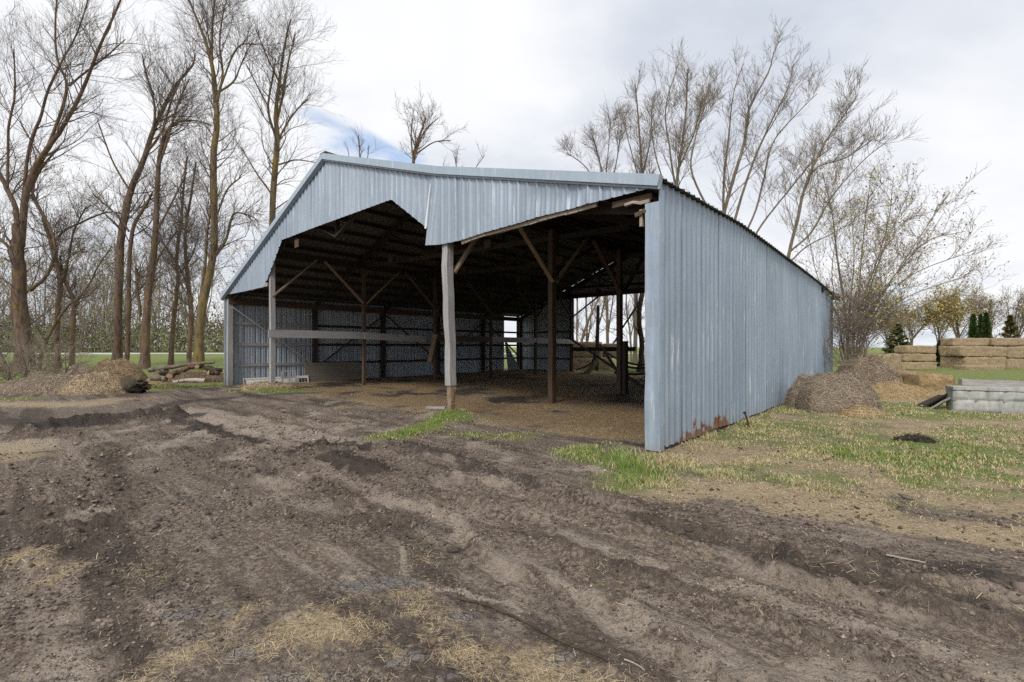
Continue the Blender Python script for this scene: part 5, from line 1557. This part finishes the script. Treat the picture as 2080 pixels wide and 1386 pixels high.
log('stick', 'long dark root winding out of the yard toward the bottom edge', [gp(930, 1216), gp(990, 1232), gp(1060, 1262), gp(1110, 1290), gp(1160, 1315), gp(1230, 1352), gp(1300, 1392)], 0.008, 0.005, M_BARKD, None, 110, 'root', False, 6)
log('stick', 'short pale stick on the bare soil in mid yard', [gp(940, 1114), gp(958, 1104), gp(974, 1096)], 0.008, 0.004, M_BARKW, None, 111, 'stick', False, 6)
log('stick', 'bent pale stick on the straw near the right', [gp(1800, 1132), gp(1840, 1140), gp(1880, 1148)], 0.008, 0.005, M_WPALE, None, 112, 'stick', False, 6)
log('stick', 'curled pale twig near the bottom centre', [gp(1268, 1340), gp(1290, 1345), gp(1310, 1358)], 0.005, 0.003, M_WPALE, None, 113, 'stick', False, 6)
# dark rotten clod of turf in the right field
x, y = G(1858, 897)
hay_mound('turf_clod', 'black wet slab of rotten turf lying in the right field', 'turf', x, y, 0.34, 0.11, 0.10, -0.25, M_BARKD, [(0.02, 0.018, 0.016), (0.04, 0.035, 0.03)], 130, 500, slen=.08, lump=.5)

# ------------------------------------------------------------------ concrete blocks, planks, stake, pole
def m_conc():
    m, nt, b = nodes('cast_concrete'); n = NT(nt)
    p = n.pos()
    g = n.noise(p, 5, 5, .65); g2 = n.noise(p, 45, 4, .7); st_ = n.noise(n.mapping(p, (6, 6, .8)), 1, 4, .6)
    c = n.mix(n.ramp(g, .3, .7), (0.50, 0.50, 0.475), (0.37, 0.37, 0.355))
    c = n.mix(n.ramp(st_, .42, .68, 0, .7), c, (0.22, 0.22, 0.19))
    n.set(b.inputs['Base Color'], c); n.set(b.inputs['Roughness'], .92)
    n.set(b.inputs['Normal'], n.bump(n.math('ADD', g, n.math('MULTIPLY', g2, .4)), .6, .03))
    return m
M_CONC = m_conc()
def concrete_block(label, x, y, rz, Lx, Dy, H, seed):
    rng = np.random.default_rng(seed)
    root = thing('concrete_block', (x, y, hz(x, y) - 0.04), rz, label, 'block', 'cast concrete blocks in the right field')
    mb = MB(); mb.beam((0, Dy / 2, H / 2), (Lx, Dy / 2, H / 2), Dy - 0.04, H); mb.build('core', M_CONC, root)
    # rock-faced courses cast on the long face, each stone with its own edges
    for row, (z0, z1) in enumerate(((0.02, H * .50), (H * .515, H - 0.07))):
        xs = [0.0]
        while xs[-1] < Lx - 0.3: xs.append(xs[-1] + rng.uniform(.28, .55))
        xs[-1] = Lx
        for a, b in zip(xs[:-1], xs[1:]):
            n = 5
            V = []
            pr = rng.uniform(.025, .055)
            for i in range(n + 1):
                for j in range(n + 1):
                    u, v = i / n, j / n
                    ed = min(u, v, 1 - u, 1 - v)
                    dep = 0 if ed < 0.01 else pr + rng.uniform(-.014, .014)
                    V.append((a + 0.008 + (b - a - .016) * (u + (rng.uniform(-.03, .03) if 0 < u < 1 else 0)), 0.02 - dep, z0 + (z1 - z0) * v + 0.004))
            Fq = [(i * (n + 1) + j, (i + 1) * (n + 1) + j, (i + 1) * (n + 1) + j + 1, i * (n + 1) + j + 1) for i in range(n) for j in range(n)]
            link('stone_face', mesh_np('stone_face', np.array(V), np.array(Fq), M_CONC), root)
    mb = MB(); mb.beam((-0.01, Dy / 2 - .01, H - .03), (Lx + .01, Dy / 2 - .01, H - .03), Dy + .03, 0.075); mb.build('top_lip', M_CONC, root)
x, y = G(1936, 836)
concrete_block('left pale concrete block with cast stone face beside the dark planks', x, y, -0.42, 1.50, 0.45, 0.66, 1)
concrete_block('right pale concrete block, cut off by the picture edge', x + 1.53 * math.cos(.42), y - 1.53 * math.sin(.42), -0.36, 1.50, 0.45, 0.66, 2)
PG = 'old planks leaning by the concrete blocks'
for k, (lab, a, b, mt) in enumerate((('upper dark plank leaning on the left end of the concrete block', lp(1880, 828, 13.2), lp(1934, 799, 12.5), M_WDARK), ('lower dark plank beside the leaning one by the concrete block', lp(1864, 828, 13.1), lp(1915, 804, 13.2), M_WDARK),
                                 ('greyish plank under the leaning pair by the concrete block', lp(1888, 832, 12.8), lp(1934, 808, 12.4), M_WGREY))):
    t = thing('plank', a, 0, lab, 'plank', PG)
    MB().beam((0, 0, 0), Vector(b) - Vector(a), 0.22, 0.045, jit=.005, segs=3).build('board', mt, t)
MB().beam(lp(1950, 776, 17.5), lp(2120, 782, 16.8), 0.25, 0.22, jit=.01, segs=4).build('timber_beam', M_WGREY, None, label='long grey timber lying in the grass behind the concrete blocks', cat='timber')
a = G(1525, 868)
t = thing('metal_stake', (a[0], a[1], hz(*a)), 0, 'short rusty stake leaning toward the long metal wall', 'stake')
M_RUST = m_plain('rusty_iron', (0.07, 0.045, 0.035), var=.5, scale=20)
MB().beam((0, 0, -0.1), (-0.11, 0.02, 0.29), 0.035, 0.035, taper=.8).build('shaft', M_RUST, t)
MB().beam((-0.108, 0.02, 0.285), (-0.12, 0.02, 0.31), 0.05, 0.05).build('cap', M_RUST, t)
t = thing('wooden_pole', (W(1212, 755, 32.2)[0], 32.2, 0), 0, 'lone upright weathered pole standing outside the open back', 'pole')
V, Fq = tubes(np.array([[[0.0, 0, -.2], [0.05, 0, 2.2], [0.10, 0, 4.45]]]), np.array([[.14, .125, .11]]), 10)
link('shaft', mesh_np('pole', V, Fq, M_BARKD, smooth=True), t)
link('cut_top', mesh_np('pole_top', np.concatenate([V[-10:], [V[-10:].mean(0) + np.array([0, 0, .02])]]), np.array([[i, (i + 1) % 10, 10] for i in range(10)]), M_END), t)
# driftwood-like stump and fallen timber at the open back
log('stump_root', 'pale curved dead trunk root on the ground at the open back', [lp(1175, 762, 29), lp(1195, 756, 29), (lp(1207, 738, 29.4)), lp(1212, 715, 29.8)], 0.10, 0.20, M_BARKW, None, 140, 'stump', True)
for k, (lab, a, b, w, mt) in enumerate((
        ('long dark board sloping down across the open back', lp(1155, 686, 27.5), lp(1330, 802, 16.5), .14, M_WDARK),
        ('dark beam crossing under the rail at the open back', lp(1218, 700, 28), lp(1250, 748, 26), .16, M_WDARK),
        ('grey board lying on the debris by the near wall post', lp(1288, 778, 19.5), lp(1330, 752, 19), .16, M_WGREY),
        ('second dark beam resting on the debris at the open back', lp(1216, 705, 28.5), lp(1262, 735, 26), .12, M_WDARK),
        ('low dark plank on the ground by the debris', lp(1255, 770, 22), lp(1330, 775, 20.5), .18, M_WDARK))):
    t = thing('fallen_board', a, 0, lab, 'board', 'fallen boards at the open back')
    MB().beam((0, 0, 0), Vector(b) - Vector(a), w, 0.05, jit=.006, segs=3).build('board', mt, t)
for k, (lab, pts) in enumerate((('dead branch heaped in the debris, lowest', [lp(1250, 757, 24), lp(1285, 760, 23), lp(1330, 758, 22)]), ('dead branch heaped in the debris, middle', [lp(1262, 742, 25), lp(1290, 748, 24), lp(1330, 746, 23)]),
                                ('dead branch heaped in the debris, topmost', [lp(1268, 735, 26), lp(1295, 741, 25), lp(1330, 738, 24)]), ('thin dead branch bowing in front of the straw bale', [lp(1170, 752, 28), lp(1195, 742, 28), lp(1210, 728, 28)]))):
    log('branch', lab, pts, .09 - .015 * k, .04, M_BARKD, 'branches heaped at the open back', 150 + k, 'branch', False, 7)

# ------------------------------------------------------------------ things leaning on the far-left wall inside
M_WHITE = m_plain('chipped_white_paint', (0.82, 0.82, 0.81), var=.25, scale=6)
M_PLY = m_wood('old_plywood', (0.25, 0.215, 0.18), (0.19, 0.16, 0.135), dark=.2)
M_GLASS = None
def bl(s, w, z):
    x, y = BW(s, w); return (x, y, z)
def on_wall(px, py):
    # pixel on the plane just inside the far-left wall (s = 19.0)
    k = (px - CX) / F; s = 18.9
    x0, y0 = BW(s, 0)
    w = (k * y0 - x0) / (UX[0] - k * UX[1])
    return s, w, EYE + (HY - py) / F * (y0 + UX[1] * w)
wang = math.atan2(UX[1], UX[0])
def lean_thing(name, label, cat, px0, px1, ptop, pbot, builder, s_out=0.25, group=None):
    s, w0, zt = on_wall(px0, ptop); _, w1, _ = on_wall(px1, ptop); _, _, zb = on_wall((px0 + px1) / 2, pbot)
    x, y = BW(s - s_out, w0)
    t = thing(name, (x, y, max(zb, 0.02)), wang, label, cat, group)
    t.rotation_euler = (R_(-9), 0, wang)
    builder(t, w1 - w0, zt - max(zb, 0.02))
    return t
def b_panel(mat):
    def f(t, Lx, H):
        MB().beam((0, 0, H / 2), (Lx, 0, H / 2), 0.03, H, jit=.004, segs=2).build('sheet', mat, t)
    return f
def b_door(t, Lx, H):
    MB().beam((0, 0, H / 2), (Lx, 0, H / 2), 0.035, H).build('slab', M_WHITE, t)
    MB().beam((0, -.025, H - .03), (Lx, -.025, H - .03), 0.012, .05).build('batten', M_WHITE, t)
    for q in (0.02, Lx * .5, Lx - .05):
        MB().beam((q, -.025, H / 2), (q + .04, -.025, H / 2), 0.012, H * .85).build('batten', M_WHITE, t)
    MB().beam((0, -.028, H / 2), (0.05, -.028, H / 2), 0.012, H * .8).build('red_edge', m_plain('red_paint', (0.28, 0.06, 0.045)), t)
def b_frame(cols, rows, mat):
    def f(t, Lx, H):
        b = 0.06
        for z in np.linspace(b / 2, H - b / 2, rows + 1):
            MB().beam((0, 0, z), (Lx, 0, z), 0.035, b).build('sash_bar', mat, t)
        for x in np.linspace(b / 2, Lx - b / 2, cols + 1):
            MB().beam((x, -.004, 0), (x, -.004, H), 0.035, b, up=(1, 0, 0)).build('sash_bar', mat, t)
    return f
def b_vent(t, Lx, H):
    MB().beam((0, 0, H / 2), (Lx, 0, H / 2), 0.03, H).build('slab', M_WHITE, t)
    M_B = m_plain('black_hole', (0.02, 0.02, 0.02))
    for q in range(3):
        for r in range(2):
            c = Lx * (.35 + .22 * q); z = H * (.25 + .28 * r)
            MB().beam((c - .05, -.02, z), (c + .05, -.02, z), 0.012, .07).build('slot', M_B, t)
def b_ladder(t, Lx, H):
    for x in (0.03, Lx - .03):
        MB().beam((x, 0, 0), (x, 0, H), .05, .06, up=(1, 0, 0)).build('rail', M_WGREY, t)
    for k in range(4):
        z = H * (.15 + .24 * k)
        MB().beam((0.03, -.03, z), (Lx - .03, -.03, z), .03, .05).build('rung', M_WGREY, t)
lean_thing('white_panel', 'long low white panel leaning by the left front post', 'panel', 488, 590, 768, 784, b_door, .45)
lean_thing('window_sash', 'empty grey window sash leaning on the white panel', 'window', 558, 588, 752, 781, b_frame(2, 2, M_WGREY), .75)
lean_thing('white_panel', 'white panel with black slots beside the plywood sheet', 'panel', 590, 617, 763, 781, b_vent, .5)
lean_thing('plywood_sheet', 'large grey-brown plywood sheet leaning on the far wall girts', 'board', 612, 722, 737, 781, b_panel(M_PLY), .45)
lean_thing('wooden_ladder', 'short wooden ladder leaning right of the plywood sheet', 'ladder', 724, 762, 737, 776, b_ladder, .3)
p = gp(905, 848, .03)
t = thing('plank', p, 0.05, 'short grey plank on the ground before the broken middle post', 'plank')
MB().beam((-0.45, 0.05, 0.02), (0.0, -.02, 0.02), 0.14, 0.04, jit=.004, segs=2).build('board', M_WGREY, t)
p = gp(475, 797, .03)
t = thing('plank', p, 0.3, 'thin pale board lying in the mud near the left barn corner', 'plank')
MB().beam((-0.35, -0.05, 0.03), (0.55, 0.25, 0.05), 0.10, 0.03, jit=.004, segs=2).build('board', M_WPALE, t)

# ------------------------------------------------------------------ loose cover: straw, grass, clods
def sample(n, rmin, rmax, rng, half=R_(54)):
    # area-uniform in log distance, so that near cover is as dense as far cover
    r = np.exp(rng.uniform(math.log(rmin), math.log(rmax), n))
    a = rng.uniform(-half, half, n)
    return r * np.sin(a), r * np.cos(a)
def ground_normal(x, y, e=0.03):
    z0 = height(x, y)
    zx = height(x + e, y); zy = height(x, y + e)
    nr = np.stack([-(zx - z0) / e, -(zy - z0) / e, np.ones_like(x)], 1)
    return z0, nr / np.linalg.norm(nr, axis=1, keepdims=True)
def scatter_straw():
    rng = np.random.default_rng(17)
    x, y = sample(200000, 1.5, 24, rng)
    x2, y2 = sample(150000, 1.5, 5.5, rng)
    x = np.concatenate([x, x2]); y = np.concatenate([y, y2])
    g, st, dk, pl = cover(x, y)
    s, w = barn_sw(x, y)
    keep = rng.uniform(size=len(x)) < np.clip(st * st * 0.95 * np.clip(0.55 + 1.6 * fbm(x, y, 3.5, 3, 221), 0.08, 1.2) * np.where(s < 0, 1.5, 1) + 0.006, 0, 1)
    x, y = x[keep], y[keep]
    z, nr = ground_normal(x, y, .06)
    r = np.hypot(x, y)
    P = np.stack([x, y, z], 1)
    V, Fq, cc = strands(P, nr, 0.06, 0.0010, STRAWC + [(0.52, 0.42, 0.27)], rng, .012, .2)
    V = V.reshape(-1, 6, 3)
    # far strands read as small bundles
    c = V.mean(1, keepdims=True); sc = np.clip(r / 3.8, 1, 2.8)[:, None, None]
    V = (c + (V - c) * sc).reshape(-1, 3)
    link('loose_straw', mesh_np('loose_straw', V, Fq, M_STRAW, attrs={'tint': cc}), kind='stuff', label='loose straw strands strewn over the yard and barn floor', cat='straw')
scatter_straw()
def scatter_grass():
    rng = np.random.default_rng(23)
    x, y = sample(1000000, 2.6, 34, rng)
    g, st, dk, pl = cover(x, y)
    s, w = barn_sw(x, y)
    tuft = np.clip(0.35 + 1.1 * fbm(x, y, 2.6, 3, 201), 0.03, 1)
    inside = (s > 0.05) & (s < S_LEN) & (w > 0.3) & (w < W_LEN)
    keep = (rng.uniform(size=len(x)) < np.clip(g ** 1.1 * tuft * 1.6, 0, 1)) & ~inside
    x, y, g, st = x[keep], y[keep], g[keep], st[keep]
    n = len(x)
    z = height(x, y)
    r = np.hypot(x, y)
    h = (0.018 + 0.055 * g * rng.uniform(0.2, 1, n)) * (1 + 0.5 * tuft[keep]) * np.clip(1.05 - st * .4, .5, 1)
    # taller tufts by the near corner
    cx_, cy_ = G(1300, 925)
    h *= 1 + 1.6 * np.exp(-((x - cx_) ** 2 + (y - cy_) ** 2) / 0.9) + 1.0 * np.exp(-((s[keep] + 0.15) / 0.25) ** 2)
    wd_ = np.clip(0.0016 * r / 3.0, 0.0018, 0.008)
    a = rng.uniform(0, 2 * math.pi, n)
    ln = rng.normal(0, 0.45, (n, 2)) * h[:, None]
    bx = np.stack([np.cos(a), np.sin(a), np.zeros(n)], 1) * wd_[:, None]
    b0 = np.stack([x, y, z - 0.005], 1)
    m = b0 + np.stack([ln[:, 0] * .35, ln[:, 1] * .35, h * .6], 1)
    t = b0 + np.stack([ln[:, 0], ln[:, 1], h * rng.uniform(.75, 1, n)], 1)
    V = np.stack([b0 - bx, b0 + bx, m + bx * .8, m - bx * .8, t], 1).reshape(-1, 3)
    i = np.arange(n)[:, None] * 5
    GC = np.array([(0.21, 0.31, 0.065), (0.17, 0.25, 0.055), (0.28, 0.35, 0.10), (0.14, 0.20, 0.05)])
    DC = np.array([(0.58, 0.46, 0.28), (0.46, 0.36, 0.22), (0.66, 0.54, 0.35)])
    dead = rng.uniform(size=n) < np.clip(0.25 + 0.8 * st - 0.25 * (g > .85), 0.05, .9)
    c = np.where(dead[:, None], DC[rng.integers(0, 3, n)], GC[rng.integers(0, 4, n)]) * rng.uniform(.75, 1.2, n)[:, None]
    link('grass', mesh_np('grass', V, [i + np.array([[0, 1, 2, 3]]), i + np.array([[3, 2, 4]])], M_BLADE, attrs={'tint': np.repeat(c, 5, 0)}), kind='stuff',
         label='short spring grass mixed with dead blades round the barn', cat='grass')
scatter_grass()
M_CLOD = m_plain('clod', (0.1, 0.08, 0.07), attr='tint', rough=.95)
def scatter_clods():
    rng = np.random.default_rng(31)
    x, y = sample(15000, 1.6, 18, rng)
    g, st, dk, pl = cover(x, y)
    lum = np.clip(0.30 + 1.0 * fbm(x, y, 1.2, 4, 211), 0.02, 1)
    for pts, wd_, hh in RUTS[:6]:
        d, al, sd = seg_dist(x, y, pts)
        lum = np.maximum(lum, 0.9 * np.exp(-((d - wd_ * 1.9) / (wd_ * .8)) ** 2))
    for pts, wd_, hh in BERMS:
        d, al, sd = seg_dist(x, y, pts)
        lum = np.maximum(lum, 1.0 * np.exp(-(d / (wd_ * 1.5)) ** 2))
    s, w = barn_sw(x, y)
    keep = rng.uniform(size=len(x)) < lum * np.clip(1 - 1.2 * g, 0, 1) * np.clip(1 - .75 * st, .1, 1) * np.where((w > .5) & (s > 0), .3, 1)
    x, y, dk, pl = x[keep], y[keep], dk[keep], pl[keep]
    n = len(x)
    z = height(x, y)
    r = np.hypot(x, y)
    size = np.clip(rng.lognormal(-4.9, 0.62, n), .003, .05) * np.clip(r / 4.5, .75, 1.6)
    # icosahedron
    ph = (1 + 5 ** .5) / 2
    IV = np.array([(-1, ph, 0), (1, ph, 0), (-1, -ph, 0), (1, -ph, 0), (0, -1, ph), (0, 1, ph), (0, -1, -ph), (0, 1, -ph), (ph, 0, -1), (ph, 0, 1), (-ph, 0, -1), (-ph, 0, 1)]) / 1.9
    IF = np.array([(0, 11, 5), (0, 5, 1), (0, 1, 7), (0, 7, 10), (0, 10, 11), (1, 5, 9), (5, 11, 4), (11, 10, 2), (10, 7, 6), (7, 1, 8), (3, 9, 4), (3, 4, 2), (3, 2, 6), (3, 6, 8), (3, 8, 9), (4, 9, 5), (2, 4, 11), (6, 2, 10), (8, 6, 7), (9, 8, 1)])
    jit = rng.uniform(.35, 1.45, (n, 12, 1))
    V = IV[None] * jit * size[:, None, None] * rng.uniform(.6, 1.4, (n, 1, 3)) * np.array([1, 1, .7])
    a = rng.uniform(0, 6.28, n); ca, sa = np.cos(a)[:, None], np.sin(a)[:, None]
    X = V[:, :, 0] * ca - V[:, :, 1] * sa; Y = V[:, :, 0] * sa + V[:, :, 1] * ca
    V = np.stack([X + x[:, None], Y + y[:, None], V[:, :, 2] + (z + size * .18)[:, None]], 2).reshape(-1, 3)
    Fq = (np.arange(n)[:, None, None] * 12 + IF[None]).reshape(-1, 3)
    c = np.array([(0.15, 0.120, 0.099)]) * (1 - .6 * dk + .8 * pl)[:, None] * rng.uniform(.65, 1.3, n)[:, None]
    peb = (rng.uniform(size=n) < .02) & (size < .006)
    c[peb] = np.array([0.40, 0.36, 0.31]) * rng.uniform(.7, 1.1, peb.sum())[:, None]
    link('soil_clods', mesh_np('soil_clods', V, Fq, M_CLOD, attrs={'tint': np.repeat(c, 12, 0)}), kind='stuff', label='crumbled soil clods and pebbles over the muddy yard', cat='clods')
scatter_clods()
def scatter_crumbs():
    rng = np.random.default_rng(37)
    x, y = sample(74000, 1.6, 13, rng)
    g, st, dk, pl = cover(x, y)
    s, w = barn_sw(x, y)
    cl_ = np.clip(0.35 + 1.4 * fbm(x, y, 2.2, 4, 231), 0.03, 1)
    keep = (rng.uniform(size=len(x)) < cl_ * np.clip(1 - g, 0, 1) * np.clip(1 - .6 * st, .1, 1)) & ~((w > 0) & (s > 0))
    x, y, dk, pl = x[keep], y[keep], dk[keep], pl[keep]
    n = len(x); z = height(x, y); r = np.hypot(x, y)
    size = np.clip(rng.lognormal(-5.1, .45, n), .003, .02) * np.clip(r / 3.5, .8, 2.2)
    O = np.array([(1, 0, 0), (0, 1, 0), (-1, 0, 0), (0, -1, 0), (0, 0, .8), (0, 0, -.6)], float)
    V = O[None] * rng.uniform(.5, 1.4, (n, 6, 1)) * size[:, None, None]
    a = rng.uniform(0, 6.28, n); ca, sa = np.cos(a)[:, None], np.sin(a)[:, None]
    V = np.stack([V[:, :, 0] * ca - V[:, :, 1] * sa + x[:, None], V[:, :, 0] * sa + V[:, :, 1] * ca + y[:, None], V[:, :, 2] + (z + size * .25)[:, None]], 2).reshape(-1, 3)
    T = np.array([(0, 1, 4), (1, 2, 4), (2, 3, 4), (3, 0, 4), (1, 0, 5), (2, 1, 5), (3, 2, 5), (0, 3, 5)])
    Fq = (np.arange(n)[:, None, None] * 6 + T[None]).reshape(-1, 3)
    tone = rng.choice([0.35, 0.6, 1.0, 1.5], n, p=[.35, .3, .25, .1])
    c = np.array([(0.24, 0.19, 0.155)]) * (tone * (1 - .5 * dk + .4 * pl))[:, None]
    link('soil_crumbs', mesh_np('soil_crumbs', V, Fq, M_CLOD, attrs={'tint': np.repeat(c, 6, 0)}), kind='stuff', label='fine loose soil crumbs scattered over the yard', cat='soil')
scatter_crumbs()
